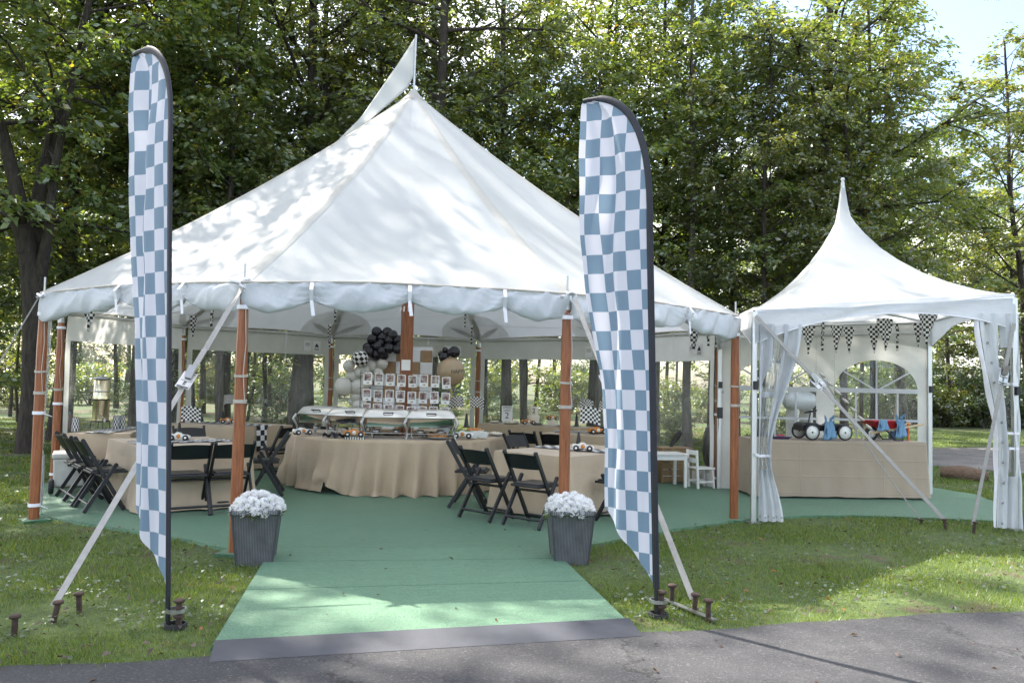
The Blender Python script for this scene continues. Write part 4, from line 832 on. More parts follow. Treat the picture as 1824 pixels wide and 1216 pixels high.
# ------------------------------------------------------------------ planters and mums
m, n, l, P = _new('wicker'); v = _coord(n, l, 'UV', (1, 1, 1)); wv1 = n.new('ShaderNodeTexWave'); wv1.bands_direction = 'X'; wv1.inputs['Scale'].default_value = 7; wv1.inputs['Distortion'].default_value = .4; l.new(v, wv1.inputs['Vector'])
wv2 = n.new('ShaderNodeTexWave'); wv2.bands_direction = 'Y'; wv2.inputs['Scale'].default_value = 16; wv2.inputs['Distortion'].default_value = 1; l.new(v, wv2.inputs['Vector']); a = _noise(n, l, 3, 4, v)
mm = n.new('ShaderNodeMath'); mm.operation = 'MULTIPLY'; l.new(wv1.outputs['Fac'], mm.inputs[0]); l.new(wv2.outputs['Fac'], mm.inputs[1])
cc = _mixc(n, l, wv1.outputs['Fac'], (.04, .043, .045), (.25, .26, .26)); cc = _mixc(n, l, _ramp(n, l, a.outputs['Fac'], .3, .75), cc, (.075, .08, .085)); l.new(cc, P.inputs['Base Color']); P.inputs['Roughness'].default_value = .45; _bump(n, l, mm.outputs[0], .8, .01, P)
def petalhead(seed):
    g = MB(); r = random.Random(seed)
    for ring, (nr, el, L, z0) in enumerate(((13, .15, .042, 0), (12, .55, .038, .006), (9, .95, .030, .012), (6, 1.3, .022, .016))):
        for k in range(nr):
            a = 6.283*(k+.5*(ring % 2))/nr+r.gauss(0, .1); e = el+r.gauss(0, .12); w = L*.46; D = Vector((math.cos(a)*math.cos(e), math.sin(a)*math.cos(e), math.sin(e))); S = Vector((-math.sin(a), math.cos(a), 0)); U = D.cross(S)
            o = Vector((0, 0, z0)); g.add([o+D*L*.15, o+D*L*.6+S*w*.5-U*.003, o+D*L-U*-.004, o+D*L*.6-S*w*.5-U*.003], [(0, 1, 2, 3)])
    return g.mesh('flower_head', 'petal')
HEADS = [petalhead(i) for i in range(3)]
g = MB(); g.lathe([(.007, .016), (.005, .024), (.001, .026)], 7); CORE = g.mesh('flower_centre', 'petal_core')
def planter(x, y, rot, lab, lab2, seed):
    t = thing('planter', lab, 'planter', (x, y, .0), rot, 'planters beside the runner'); h, a, b = .455, .145, .19; r = random.Random(seed)
    for k in range(4):
        M = rz(k*math.pi/2); g = MB(); q = [M @ Vector(p) for p in ((-a, -a, .0), (a, -a, .0), (b, -b, h), (-b, -b, h))]; g.add(q, [(0, 1, 2, 3)], [(0, 0), (1, 0), (1.15, 1), (-.15, 1)]); g.build('side_panel', 'wicker', t)
        g = MB(); g.box(M @ Vector((0, -b, h+.0)), (b*2+.03, .03, .034), M); g.build('rim', 'wicker', t, bevel=.006)
        g = MB(); g.tube([M @ Vector((-a, -a, 0)), M @ Vector((-b, -b, h))], .009, 6); g.build('corner_post', 'wicker', t)
    g = MB(); g.box((0, 0, h-.05), (.35, .35, .02)); g.build('soil', 'bark', t)
    f = thing('mum_plant', lab2, 'flowers', (x, y, h-.04), rot, 'white chrysanthemum plants')
    K = 46
    for k in range(K):
        u = (k+.5)/K; ph = math.acos(1-u*.93); th = 2.39996*k; rx = .198; p = (math.sin(ph)*math.cos(th)*rx*r.uniform(.93, 1.06), math.sin(ph)*math.sin(th)*rx*r.uniform(.93, 1.06), .02+.135*math.cos(ph)*r.uniform(.82, 1.15))
        q = Vector((p[0], p[1], (p[2]+.06)*1.2)).to_track_quat('Z', 'Y').to_euler(); hd = link('flower_head', HEADS[k % 3], f, p, q, (r.uniform(1.2, 1.5),)*3); link('flower_centre', CORE, hd)
    r2 = np.random.default_rng(seed); A = unit(r2.normal(0, 1, (260, 3))); A[:, 2] = np.abs(A[:, 2])*.8; Pp = A*np.array([.20, .20, .12]); L_ = r2.uniform(.03, .06, 260)
    V = leafcloud(Pp, unit(A+r2.normal(0, .4, A.shape)), unit(r2.normal(0, 1, A.shape)), L_, L_*.5); link('leaves', fastmesh('leaves', V, np.arange(len(V)).reshape(-1, 4), 'leaf_oak'), f)
planter(-1.215, 7.38, R_(4), 'dark wicker planter standing at the left side of the runner', 'dome of white mums in the left dark planter', 1)
planter(1.525, 7.34, R_(-3), 'dark wicker planter standing at the right side of the runner', 'dome of white mums in the right dark planter', 2)

# ------------------------------------------------------------------ tables under cloths
def cloth(name, corners, label, z=.76, hem=.05, flare=.07, m='linen', seed=1, folds=1.0, group='tan tablecloths', creases=True):
    C4 = [np.array(c, float) for c in corners]; ce = sum(C4)/4; t = thing(name, label, 'tablecloth', (ce[0], ce[1], 0), 0, group); Q = []; r0 = .03; f = nz(seed); f2 = nz(seed+3)
    for i in range(4):
        p, a_, b_ = C4[i]-ce, C4[i-1]-ce, C4[(i+1) % 4]-ce; da, db = (a_-p)/np.linalg.norm(a_-p), (b_-p)/np.linalg.norm(b_-p)
        for k in range(9):
            w = k/8; q = p+da*r0*(1-w)**2+db*r0*w**2; Q.append((q, 1-abs(w-.5)*2, -(da*(1-w)+db*w)/np.linalg.norm(da*(1-w)+db*w) if 0 < k < 8 else None))
        L = np.linalg.norm(b_-p); nx = np.array([db[1], -db[0]])
        for k in range(1, int(L/.045)):
            q = p+db*(r0+(L-2*r0)*k/int(L/.045)); Q.append((q, 0, None))
    K = len(Q); pts = np.array([q[0] for q in Q]); nr = np.roll(pts, -1, 0)-np.roll(pts, 1, 0); nr = np.stack([nr[:, 1], -nr[:, 0]], 1); nr /= np.linalg.norm(nr, axis=1, keepdims=True)
    if ((pts*nr).sum(1) < 0).mean() > .5: nr = -nr
    co = np.array([q[1] for q in Q]); cs = np.convolve(np.tile(co, 3), np.ones(15)/15, 'same')[K:2*K]; arc = np.concatenate([[0], np.cumsum(np.linalg.norm(np.diff(pts, axis=0), axis=1))])
    g = MB(); vs = [(p[0], p[1], z+.002*f(i*.3)) for i, p in enumerate(pts)]; g.add(vs, [tuple(range(K))], [(p[0], p[1]) for p in pts])
    rows = 12; R0 = []
    for j in range(rows+1):
        v_ = j/rows
        for i in range(K):
            a_ = arc[i]; fo = folds*(.022*math.sin(a_*9+3*f(a_*1.1))+.014*math.sin(a_*21+2*f2(a_)))*v_**1.2+.10*cs[i]*v_*folds+.05*cs[i]*math.sin(a_*40)*v_*folds
            o = .006*min(1, j)+flare*v_**1.3+fo; zz = z-(z-hem)*v_-(0.012 if j else 0)*(1-v_)-.02*cs[i]*v_*0
            if j == rows: zz += .008*f2(a_*6)
            R0.append((pts[i][0]+nr[i][0]*o, pts[i][1]+nr[i][1]*o, zz))
    g.add(R0, [(j*K+i, (j+1)*K+i, (j+1)*K+(i+1) % K, j*K+(i+1) % K) for j in range(rows) for i in range(K)], None, True)
    g.build('draped_cloth', m, t); return t
T1 = [(-2.85, 9.78), (-1.78, 10.30), (-2.66, 11.82), (-3.75, 11.22)]; T2 = [(1.90, 9.20), (3.25, 10.45), (2.45, 11.30), (1.12, 10.02)]
cloth('tablecloth', T1, 'tan cloth on the square table near the left front pole', seed=2); cloth('tablecloth', T2, 'tan cloth on the table behind the right planter', seed=5, hem=.06)
cloth('tablecloth', [(-4.62, 12.02), (-3.78, 12.22), (-4.05, 13.75), (-4.35, 13.65)], 'tan cloth under the steel drink dispenser', seed=8, flare=.04)
cloth('tablecloth', [(-2.72, 13.95), (-1.90, 14.9), (-3.05, 15.75), (-4.02, 14.95)], 'tan cloth on the far left table with a checkered runner over its edge', seed=9, flare=.05)
cloth('tablecloth', [(1.46, 16.02), (3.62, 14.50), (4.02, 15.02), (1.86, 16.55)], 'tan cloth of the dessert table by the back wall', seed=12, flare=.03, z=.78)
cloth('tablecloth', [(2.30, 13.55), (3.55, 12.65), (4.1, 13.42), (2.85, 14.32)], 'tan cloth on the far right dining table before the dessert table', seed=13, flare=.05)
GZ = .09
cloth('tablecloth', [(5.02, 11.22), (7.52, 11.02), (7.58, 11.76), (5.08, 11.98)], 'smooth tan cloth on the toy table inside the small tent', z=.76+GZ, hem=.06, flare=.035, m='linen_grey', seed=15, folds=.45)
# fold lines pressed into that cloth
# ring table around the centre pole
RC, RO, RI = np.array([-.05, 12.86]), 1.63, .74
def ringcloth(a0, a1, label, dr=0.0, seed=1, lift=None):
    t = thing('tablecloth', label, 'tablecloth', (RC[0], RC[1], 0), 0, 'tan tablecloths'); f = nz(seed); f2 = nz(seed+4); nA = int((a1-a0)/.022)
    def P3(u, v):
        a = a0+(a1-a0)*u; ro = RO+dr
        if v < .22: r = RI+(ro-RI)*(v/.22); return (r*math.sin(a), -r*math.cos(a), .775+dr*.2)
        k = (v-.22)/.78; s1 = math.sin(a*21+2.2*f(a*2)+.8*k); fo = (.085*(1-2*abs(s1)**.8)+.045*math.sin(a*39+3*f2(a*3)+1.5*k)+.02*math.sin(a*7+6*k))*k**.6*(.45+.55*k); hem = .03+(lift(a) if lift else 0)
        z = .775+dr*.2-(.745-hem+.03)*k; z = max(z, .035+.012*math.sin(a*31)); r = ro+.10*k+fo+(.05*sstep(.9, 1, k)*f(a*9)); return (r*math.sin(a), -r*math.cos(a), z)
    g = MB(); g.grid(P3, nA, 26); g.build('draped_cloth', 'linen', t); return t
ringcloth(-.70, 1.75, 'tan cloth draped over the front of the round buffet table', .012, 3, lambda a: .16*math.exp(-((a+.64)/.13)**2)); ringcloth(-2.1, -.62, 'tan cloth hanging over the left end of the round buffet table', 0, 7, lambda a: .03); ringcloth(1.78, 4.15, 'tan cloth over the back half of the round buffet table', -.004, 17)
t = thing('buffet_table', 'round buffet table frame in the shadow under the tan cloths', 'table', (RC[0], RC[1], 0))
g = MB(); g.lathe([(RI, .735), (RO-.02, .735), (RO-.02, .762), (RI, .762), (RI, .735)], 40); g.build('tabletop', 'crate_wood', t)
for k in range(8): g = MB(); a = -.9+k*.785; g.tube([(1.45*math.sin(a), -1.45*math.cos(a), .03), (1.45*math.sin(a), -1.45*math.cos(a), .74)], .016, 8); g.build('leg', 'black_resin', t)

def runner(label, p, q, w, z, over=(0, 0), group='checkered table runners'):
    p, q = np.array(p, float), np.array(q, float); d = (q-p)/np.linalg.norm(q-p); s_ = np.array([-d[1], d[0]]); L = np.linalg.norm(q-p); pts = []
    if over[0]: pts += [(*(p-d*.035), z-over[0], -over[0]), (*(p-d*.012), z-.01, -.01)]
    pts += [(*(p+d*L*k/6), z+.006+.003*(k % 2), L*k/6) for k in range(7)]
    if over[1]: pts += [(*(q+d*.012), z-.01, L+.01), (*(q+d*.035), z-over[1], L+over[1])]
    g = MB(); vs = []; uv = []
    for x, y, zz, a in pts: vs += [(x-s_[0]*w/2, y-s_[1]*w/2, zz), (x+s_[0]*w/2, y+s_[1]*w/2, zz)]; uv += [(0.01, a/.088), (3.99, a/.088)]
    g.add(vs, [(2*i, 2*i+1, 2*i+3, 2*i+2) for i in range(len(pts)-1)], uv); return tag(g.build('table_runner', 'runner_check', solid=.002), label, 'table runner', group)
def mid(a, b): return (np.array(a)+np.array(b))/2
runner('checkered runner across the left front table', mid(T1[0], T1[3])+np.array([.05, .0]), mid(T1[1], T1[2]), .36, .766, (0, .0)); runner('checkered runner across the table behind the right planter', mid(T2[0], T2[1])*.97+mid(T2[2], T2[3])*.03, mid(T2[2], T2[3]), .36, .766)
runner('checkered runner hanging over the far left table edge', (-3.55, 15.3), (-2.32, 14.42), .36, .766, (0, .42)); runner('checkered runner hanging over the far right dining table edge', (3.55, 13.75), (2.60, 13.93), .34, .766, (0, .40)); runner('checkered runner under the steel drink dispenser', (-4.2, 12.1), (-4.15, 13.6), .34, .766)

# ------------------------------------------------------------------ folding chairs
def chair_proto():
    t = thing('folding_chair', 'x', 'chair'); W = .215
    for s_ in (-1, 1):
        g = MB(); g.bar((s_*W, -.27, .80), (s_*W, .19, .0), .026, .045, (0, 1, 0)); g.tube([(s_*W-.014, -.272, .802), (s_*W+.014, -.272, .802)], .0235, 10); g.build('upright', 'black_resin', t, bevel=.005)
        g = MB(); g.bar((s_*(W+.031), .075, .52), (s_*(W+.031), -.24, .0), .026, .045, (0, 1, 0)); g.tube([(s_*(W+.031)-.013, .076, .52), (s_*(W+.031)+.013, .076, .52)], .0225, 10); g.build('rear_leg', 'black_resin', t, bevel=.005)
    g = MB()
    def slat(u, v, off=0): x = (u-.5)*2*W*.96; c = .055*(1-(2*u-1)**2); z = .625+.155*v+.012*(1-(2*u-1)**2)*v; y = -.27+(.80-z)*.575-c-.008+off; return (x, y, z)
    g.grid(lambda u, v: slat(u, v), 12, 3); g.grid(lambda u, v: slat(1-u, v, .024), 12, 3)
    for v_ in (0, 1): g.add([slat(k/12, v_) for k in range(13)]+[slat(k/12, v_, .024) for k in range(13)], [(k, k+1, 14+k, 13+k) if v_ else (13+k, 14+k, k+1, k) for k in range(12)])
    g.build('backrest', 'black_resin', t)
    g = MB(); g.box((0, .02, .435), (.40, .40, .028)); st = g.build('seat', 'black_resin', t, bevel=.008)
    g = MB(); g.box((0, .02, .456), (.35, .35, .022)); g.build('cushion', 'black_seat', st, bevel=.01)
    for p, q in (((-W, .155, .075), (W, .155, .075)), ((-W-.03, -.19, .09), (W+.03, -.19, .09)), ((-W, -.03, .375), (W, -.03, .375))): g = MB(); g.bar(p, q, .042, .02, (0, .5, 1)); g.build('stretcher', 'black_resin', t, bevel=.004)
    return t
ch0 = chair_proto(); CH = [0]
def chair(x, y, face, lab):
    rot = math.atan2(face[1], face[0])-math.pi/2
    if CH[0] == 0: ch0.location = (x, y, .036); ch0.rotation_euler = (0, 0, rot); ch0['label'] = lab; ch0['group'] = 'black folding chairs'
    else: dup(ch0, (x, y, .036), rot, lab, 'black folding chairs')
    CH[0] += 1
for x, y, fc, lab in [
    (1.02, 9.50, (.74, .60), 'black folding chair second from the right planter at the right front table'), (1.47, 9.02, (.70, .66), 'black folding chair just left of the right planter, back to us'),
    (2.52, 9.32, (-.66, .72), 'black folding chair partly behind the right checkered flag'), (.88, 10.42, (.95, -.2), 'black folding chair peeking out behind the left end of the right front table'),
    (1.80, 11.72, (.66, -.72), 'black folding chair beyond the right front table, only its top showing'), (1.98, 12.72, (.58, .81), 'left one of two black chairs side by side before the far right dining table'),
    (2.42, 12.42, (.58, .81), 'right one of two black chairs side by side before the far right dining table'), (3.55, 14.25, (-.58, -.81), 'black chair on the dessert side of the far right dining table'),
    (3.25, 11.95, (.3, .9), 'black chair between the two right hand dining tables'), (4.30, 13.25, (-.9, .3), 'black folding chair beside the white children table'),
    (-2.42, 9.80, (-.43, .90), 'black chair with its back to us just right of the left flag'), (-1.99, 9.98, (-.43, .90), 'black chair with its back to us behind the left front brown pole'),
    (-3.42, 10.14, (.86, .51), 'nearest of three black chairs along the left side of the left table'), (-3.72, 10.60, (.86, .51), 'middle of three black chairs along the left side of the left table'), (-3.98, 11.04, (.86, .51), 'farthest of three black chairs along the left side of the left table'),
    (-3.42, 12.18, (.45, -.89), 'black chair at the far side of the left table beside the flag pole'), (-2.98, 12.38, (.45, -.89), 'black chair at the far side of the left table nearer the centre'),
    (-1.80, 11.42, (-.92, -.10), 'shiny black chair at the right side of the left table, seen side on'), (-1.88, 13.25, (-.72, .62), 'black chair in front of the hanging checkered runner at the far left table'), (-1.42, 13.75, (-.80, .50), 'black chair between the far left table and the buffet'),
    (-3.7, 15.75, (.7, -.7), 'black chair behind the far left table, only the top rail showing')]: chair(x, y, fc, lab)

# ------------------------------------------------------------------ toy race cars, cones with flags
def car_proto(nm, body, z):
    t = thing('toy_car', nm, 'toy car'); prof = [(-.085, .018), (.088, .018), (.092, .034), (.07, .046), (.028, .050), (.012, .066), (-.02, .068), (-.038, .052), (-.085, .056), (-.092, .036)]
    g = MB(); n_ = len(prof); w = .032; vs = [(x, -w, zz) for x, zz in prof]+[(x, w, zz) for x, zz in prof]; g.add(vs, [tuple(range(n_)), tuple(range(2*n_-1, n_-1, -1))]+[((i+1) % n_, i, n_+i, n_+(i+1) % n_) for i in range(n_)]); b = g.build('body', body, t, bevel=.006)
    g = MB(); g.lathe([(.001, 0), (.017, 0), (.017, .002), (.001, .002)], 12, (-.0, -.034, .038), Matrix.Rotation(R_(90), 3, 'X')); g.build('number_disc', 'toy_white' if body != 'toy_white' else 'toy_orange', b)
    for x in (-.055, .056):
        for s_ in (-1, 1):
            g = MB(); g.lathe([(.001, -.010), (.020, -.010), (.024, -.006), (.024, .006), (.020, .010), (.001, .010)], 14, (x, s_*.038, .024), Matrix.Rotation(R_(90), 3, 'X')); wh = g.build('wheel', 'toy_black', t); g = MB(); g.lathe([(.001, .0), (.010, .0), (.010, .003), (.001, .003)], 10, (x, s_*.049, .024), Matrix.Rotation(R_(90), 3, 'X')); g.build('hub', 'toy_white', wh)
    return t
cars = {k: None for k in ('toy_orange', 'toy_white')}
def car(x, y, z, rot, col, lab, s=1.0):
    if cars[col] is None: cars[col] = car_proto(lab, col, 0); o = cars[col]; o.location = (x, y, z); o.rotation_euler = (0, 0, rot); o['group'] = 'toy race cars'
    else: o = dup(cars[col], (x, y, z), rot, lab, 'toy race cars')
    o.scale = (s,)*3; return o
def tp(px, Y, z): p = at(px, 700, Y); return p[0], Y, z
car(*tp(1040, 9.95, .772), -.25, 'toy_white', 'white toy race car on the runner right of the brown pole', 1.5); car(*tp(322, 10.9, .772), .1, 'toy_white', 'white toy race car on the left front table runner', 1.5); car(*tp(408, 14.9, .772), .2, 'toy_orange', 'orange toy car on the far left table', 1.5)
car(*tp(1065, 13.25, .772), .1, 'toy_orange', 'orange toy car beside the cone on the far right dining table', 1.75); car(*tp(633, 11.42, .805), .05, 'toy_orange', 'orange toy car on a striped stand in front of the chafing dishes', 1.6); car(*tp(541, 11.95, .79), .5, 'toy_white', 'white toy car at the left end of the buffet', 1.5); car(*tp(826, 11.62, .79), -.15, 'toy_white', 'white toy car in front of the white bowls', 1.6)
g = MB(); [g.box((k*.034-.12, 0, 0), (.016, .09, .03)) for k in range(8)]; sx = tp(634, 11.42, .79); o = g.build('striped_stand', 'toy_white'); o.location = (sx[0], 11.42, .79); tag(o, 'striped black and white stand under the orange toy car', 'stand'); g = MB(); g.box((0, 0, -.002), (.28, .08, .024)); g.build('base', 'toy_black', o)
def conef(name, lab, x, y, z, nf=2, fl=.16, rot=0, ch=.20, sh=.30):
    t = thing(name, lab, 'table decoration', (x, y, z), rot, 'cones with checkered flags'); g = MB(); g.box((0, 0, .006), (.11, .11, .012)); g.lathe([(.042, .01), (.012, ch), (.001, ch)], 14); g.build('cone', 'toy_black', t)
    for k in range(nf):
        s_ = (-1, 1)[k] if nf == 2 else 1; a = s_*.20 if nf == 2 else .06; tip = np.array([math.sin(a)*sh, 0, ch-.02+math.cos(a)*sh]); g = MB(); g.tube([(0, 0, ch-.05), tuple(tip)], .0035, 5); st = g.build('stick', 'pale_wood', t)
        def ff(u, v): return tip+np.array([s_*u*fl*1.35*.96, .02*math.sin(7*u+2*v), -v*fl-.03*u*s_*0+.02*math.sin(4*u)])
        g = MB(); g.grid(ff, 10, 6, True, lambda u, v: (u*9, v*7)); g.build('flag', 'pennant_check', st)
    return t
conef('flag_cone', 'black cone with a checkered flag beside the right front brown pole', *tp(1032, 10.15, .77), 1, .20, 0, .22, .32); conef('flag_cone', 'black cone with crossed checkered flags on the far right dining table', *tp(1063, 13.4, .77), 2, .17, .1, .26, .30)
conef('flag_cone', 'black cone with crossed flags standing behind the right front brown pole', *tp(1028, 15.2, .79), 2, .16, 0, .24, .30); conef('flag_cone', 'black cone with crossed flags at the right end of the buffet', *tp(832, 13.1, .86), 2, .17, 0, .22, .28); conef('flag_cone', 'black cone with a checkered flag on the left front table', *tp(322, 11.4, .77), 1, .19, .1, .2, .22)
conef('flag_cone', 'black cone with a checkered flag on the far left table', *tp(398, 15.2, .77), 1, .16, .1, .2, .30)

# ------------------------------------------------------------------ buffet: chafing dishes
def chafer():
    t = thing('chafing_dish', 'x', 'chafing dish', sc=1.15); A, B = .30, .20
    def rbox(a, b, r, z, k=5): return [(sx*(a-r)+r*math.cos(t0+q*math.pi/2/k), sy*(b-r)+r*math.sin(t0+q*math.pi/2/k), z) for sx, sy, t0 in ((1, 1, 0), (-1, 1, math.pi/2), (-1, -1, math.pi), (1, -1, 1.5*math.pi)) for q in range(k+1)]
    def loft(secs, m, nm, par, cap=(True, True)):
        g = MB(); K = len(secs[0]); vs = [p for s_ in secs for p in s_]; g.add(vs, [(j*K+i, j*K+(i+1) % K, (j+1)*K+(i+1) % K, (j+1)*K+i) for j in range(len(secs)-1) for i in range(K)], None, True)
        if cap[1]: g.add(secs[-1], [tuple(range(K))])
        if cap[0]: g.add(secs[0], [tuple(range(K-1, -1, -1))])
        return g.build(nm, m, par)
    loft([rbox(A*.93, B*.92, .04, .14), rbox(A*.95, B*.95, .04, .235), rbox(A*1.02, B*1.03, .04, .24), rbox(A*1.02, B*1.03, .04, .25)], 'polished_steel', 'water_pan', t)
    ld = loft([rbox(A, B, .04, .252), rbox(A*.98, B*.97, .05, .275), rbox(A*.86, B*.80, .06, .335), rbox(A*.55, B*.45, .05, .352)], 'polished_steel', 'lid', t)
    g = MB(); g.tube([(-.055, -B*.86, .30), (-.055, -B*.86-.035, .305), (.055, -B*.86-.035, .305), (.055, -B*.86, .30)], .008, 6); g.build('lid_handle', 'black_resin', ld)
    for sx in (-1, 1):
        for sy in (-1, 1): g = MB(); g.tube([(sx*A*.98, sy*B*.98, .25), (sx*(A*.98+.025), sy*(B+.02), .19), (sx*A*.95, sy*B*.95, .10), (sx*A*.94, sy*B*.94, .035), (sx*(A*.94+.02), sy*(B*.94+.012), .0)], [.016, .02, .011, .008, .013], 8); g.sphere((sx*(A+.005), sy*(B+.008), .215), .021, 8); g.build('leg', 'steel', t)
    g = MB(); g.tube([(-A*.94, -B*.94, .06), (A*.94, -B*.94, .06)], .006, 6); g.build('brace', 'steel', t)
    for sx in (-1, 1): g = MB(); g.lathe([(.04, 0), (.045, .0), (.045, .06), (.03, .062), (.001, .062)], 14, (sx*.12, 0, .04)); g.build('fuel_can', 'steel', t)
    return t
cf0 = chafer(); cf0['group'] = 'chafing dishes'
for k, (px, Y, rot, lab) in enumerate([(690, 11.72, .12, 'silver chafing dish third from the left on the buffet'), (768, 11.62, .02, 'greenish reflecting chafing dish at the right end of the row'), (633, 11.98, -.25, 'silver chafing dish second from the left on the buffet'), (580, 12.35, -.55, 'silver chafing dish at the far left end of the buffet')]):
    p = tp(px, Y, .785)
    if k == 0: cf0.location = p; cf0.rotation_euler = (0, 0, rot); cf0['label'] = lab
    else: dup(cf0, p, rot, lab, 'chafing dishes')
    if k == 1: bpy.context.view_layer.update()
# photo cards on a wire stand
PYD = 12.02; ps = thing('photo_stand', 'thin black wire stand holding three rows of photo cards', 'photo stand', (*tp(720, PYD, 0)[:2], .79)); PO = np.array([tp(720, PYD, 0)[0], PYD, .79])
c00, c10, c01 = at(648, 664, PYD), at(800, 672, PYD), at(646, 742, PYD)
for row, yr in enumerate((665, 692, 718)):
    g = MB(); g.tube([at(640, yr-1, PYD)-PO, at(802, yr+7, PYD)-PO], .003, 5); g.build('wire', 'toy_black', ps)
for px in (643, 720, 801):
    q = at(px, 660+(px-643)*.05, PYD); g = MB(); g.tube([(q[0]-PO[0], 0, 0), tuple(q-PO)], .005, 5); g.build('post', 'toy_black', ps)
m, n, l, P = _new('photo_print'); v = _coord(n, l, 'Object', (14, 14, 11)); oi = n.new('ShaderNodeObjectInfo'); va = n.new('ShaderNodeVectorMath'); va.operation = 'ADD'; cx_ = n.new('ShaderNodeCombineXYZ'); ml = n.new('ShaderNodeMath'); ml.operation = 'MULTIPLY'; ml.inputs[1].default_value = 57
l.new(oi.outputs['Random'], ml.inputs[0]); l.new(ml.outputs[0], cx_.inputs[0]); l.new(ml.outputs[0], cx_.inputs[2]); l.new(v, va.inputs[0]); l.new(cx_.outputs[0], va.inputs[1])
t1 = _noise(n, l, 1.6, 3, va.outputs[0]); rp = n.new('ShaderNodeValToRGB'); e = rp.color_ramp.elements; e[0].position = .33; e[0].color = (.03, .03, .05, 1); e[1].position = .7; e[1].color = (.5, .48, .47, 1); q_ = e.new(.45); q_.color = (.22, .09, .07, 1); q_ = e.new(.55); q_.color = (.36, .33, .32, 1); l.new(t1.outputs['Fac'], rp.inputs[0]); l.new(rp.outputs[0], P.inputs['Base Color']); P.inputs['Roughness'].default_value = .3
RN = ['top', 'middle', 'bottom']; CN = ['leftmost', 'second from the left', 'third from the left', 'fourth from the left', 'fourth from the right', 'third from the right', 'second from the right', 'rightmost']
g = MB(); g.box((0, 0, 0), (.123, .003, .172)); CARD = g.mesh('photo_card', 'paper'); g = MB(); g.box((0, -.0025, .022), (.095, .002, .10)); PIC = g.mesh('picture', 'photo_print'); g = MB(); g.box((0, -.0025, -.062), (.038, .002, .012)); g.box((.012, -.0025, -.056), (.016, .002, .010)); CAP = g.mesh('caption', 'kraft'); g = MB(); g.box((0, -.006, .088), (.010, .008, .034)); PEG = g.mesh('clothes_peg', 'pale_wood')
for row, yr in enumerate((674, 703, 729)):
    for col in range(8):
        q = at(655+col*20.0-row*1.5, yr+col*1.0+random.uniform(-1.2, 1.2), PYD-.012); o = link('photo_card', CARD, None, tuple(q), (random.gauss(0, .05), random.gauss(.0, .03), random.gauss(0, .08))); tag(o, f'small white photo card in the {RN[row]} row, {CN[col]}', 'photo', 'photo cards on the wire stand')
        link('picture', PIC, o); link('caption', CAP, o); link('clothes_peg', PEG, o)
g = MB(); g.box((0, 0, 0), (.13, .004, .155)); o = g.build('paper_sheet', 'paper'); o.location = tuple(at(723, 650, 12.16)); tag(o, 'blank white paper sheet taped on the centre pole', 'paper')
# checkerboard backdrop
bd = thing('backdrop_board', 'tall brown and white checkerboard panel behind the centre pole', 'backdrop', (*tp(722, 14.05, 0)[:2], .0)); g = MB(); bx0 = -.58
for i in range(5):
    for j in range(9):
        g = MB(); g.box((bx0+.205*i+.10, 0, .36+.205*j+.0), (.199, .016, .199)); g.build('square_panel', 'kraft' if (i+j) % 2 == 0 else 'board_white', bd, bevel=.002)
g = MB(); g.box((bx0+.512, .03, 1.1), (1.03, .03, 2.12)); g.build('frame', 'board_white', bd)
# balloon garland
def balloon_mesh(m, uvs=(1, 1)):
    g = MB(); pr = [(max(1e-4, math.sin(math.pi*k/14)*(1-.10*(k < 5)*(5-k)/5)), -math.cos(math.pi*k/14)*1.06) for k in range(15)]; g.lathe(pr, 20, uvs=uvs); g.lathe([(.05, -1.14), (.02, -1.04)], 8); return g.mesh('balloon', m)
BM = {k: balloon_mesh(k, (14, 7) if k == 'balloon_check' else (1, 1)) for k in ('balloon_black', 'balloon_white', 'balloon_tan', 'balloon_check')}
gl_ = thing('balloon_garland', 'curved garland of white and black balloons at the left of the checkerboard', 'balloons', tuple(np.array(tp(650, 13.85, .0)))); GO = np.array(tp(650, 13.85, 0))
def blob(parent, org, px, py, r, Y, k):
    q = at(px, py, Y); s = r/F_PX*(Y*.99+.1); o = link('balloon', BM[k], parent, tuple(q-org), (random.gauss(0, .6), random.gauss(0, .6), random.uniform(0, 6)), (s, s, s)); return o
z3 = .2795
for x, y, r in [(435, 327, 38), (505, 365, 39), (455, 388, 38), (578, 325, 37), (647, 312, 37), (620, 370, 34), (400, 458, 56), (487, 462, 48), (545, 430, 40), (480, 520, 38), (462, 550, 31), (492, 575, 34), (532, 505, 36), (515, 560, 30), (560, 400, 36), (545, 350, 30)]: blob(gl_, GO, 500+x*z3, 560+y*z3, r*z3, 13.85+random.uniform(-.06, .10), 'balloon_white')
blob(gl_, GO, 500+507*z3, 560+280*z3, 52*z3, 13.72, 'balloon_check')
for x, y, r in [(613, 112, 34), (680, 114, 34), (585, 157, 34), (648, 147, 34), (712, 134, 34), (690, 166, 32), (553, 208, 31), (562, 238, 35), (620, 202, 36), (690, 216, 34), (738, 190, 34), (740, 165, 34), (612, 258, 34), (657, 262, 30), (590, 230, 30), (648, 236, 32), (640, 180, 30), (740, 222, 30), (765, 200, 32)]: blob(gl_, GO, 500+x*z3, 560+y*z3, r*z3, 13.85+random.uniform(-.12, .08), 'balloon_black')
bb = thing('balloon_bunch', 'large tan balloon with four black balloons on a gold weight string', 'balloons', tp(806, 13.35, .80)); BO = np.array(tp(806, 13.35, .80))
tb = blob(bb, BO, 803, 662, 25, 13.35, 'balloon_tan'); tb.rotation_euler = (0, 0, 0)
for x, y, r in [(1048, 225, 18), (1108, 238, 37), (1080, 243, 24), (1040, 272, 32), (1022, 252, 20)]: blob(bb, BO, 500+x*z3, 560+y*z3, r*z3, 13.35, 'balloon_black')
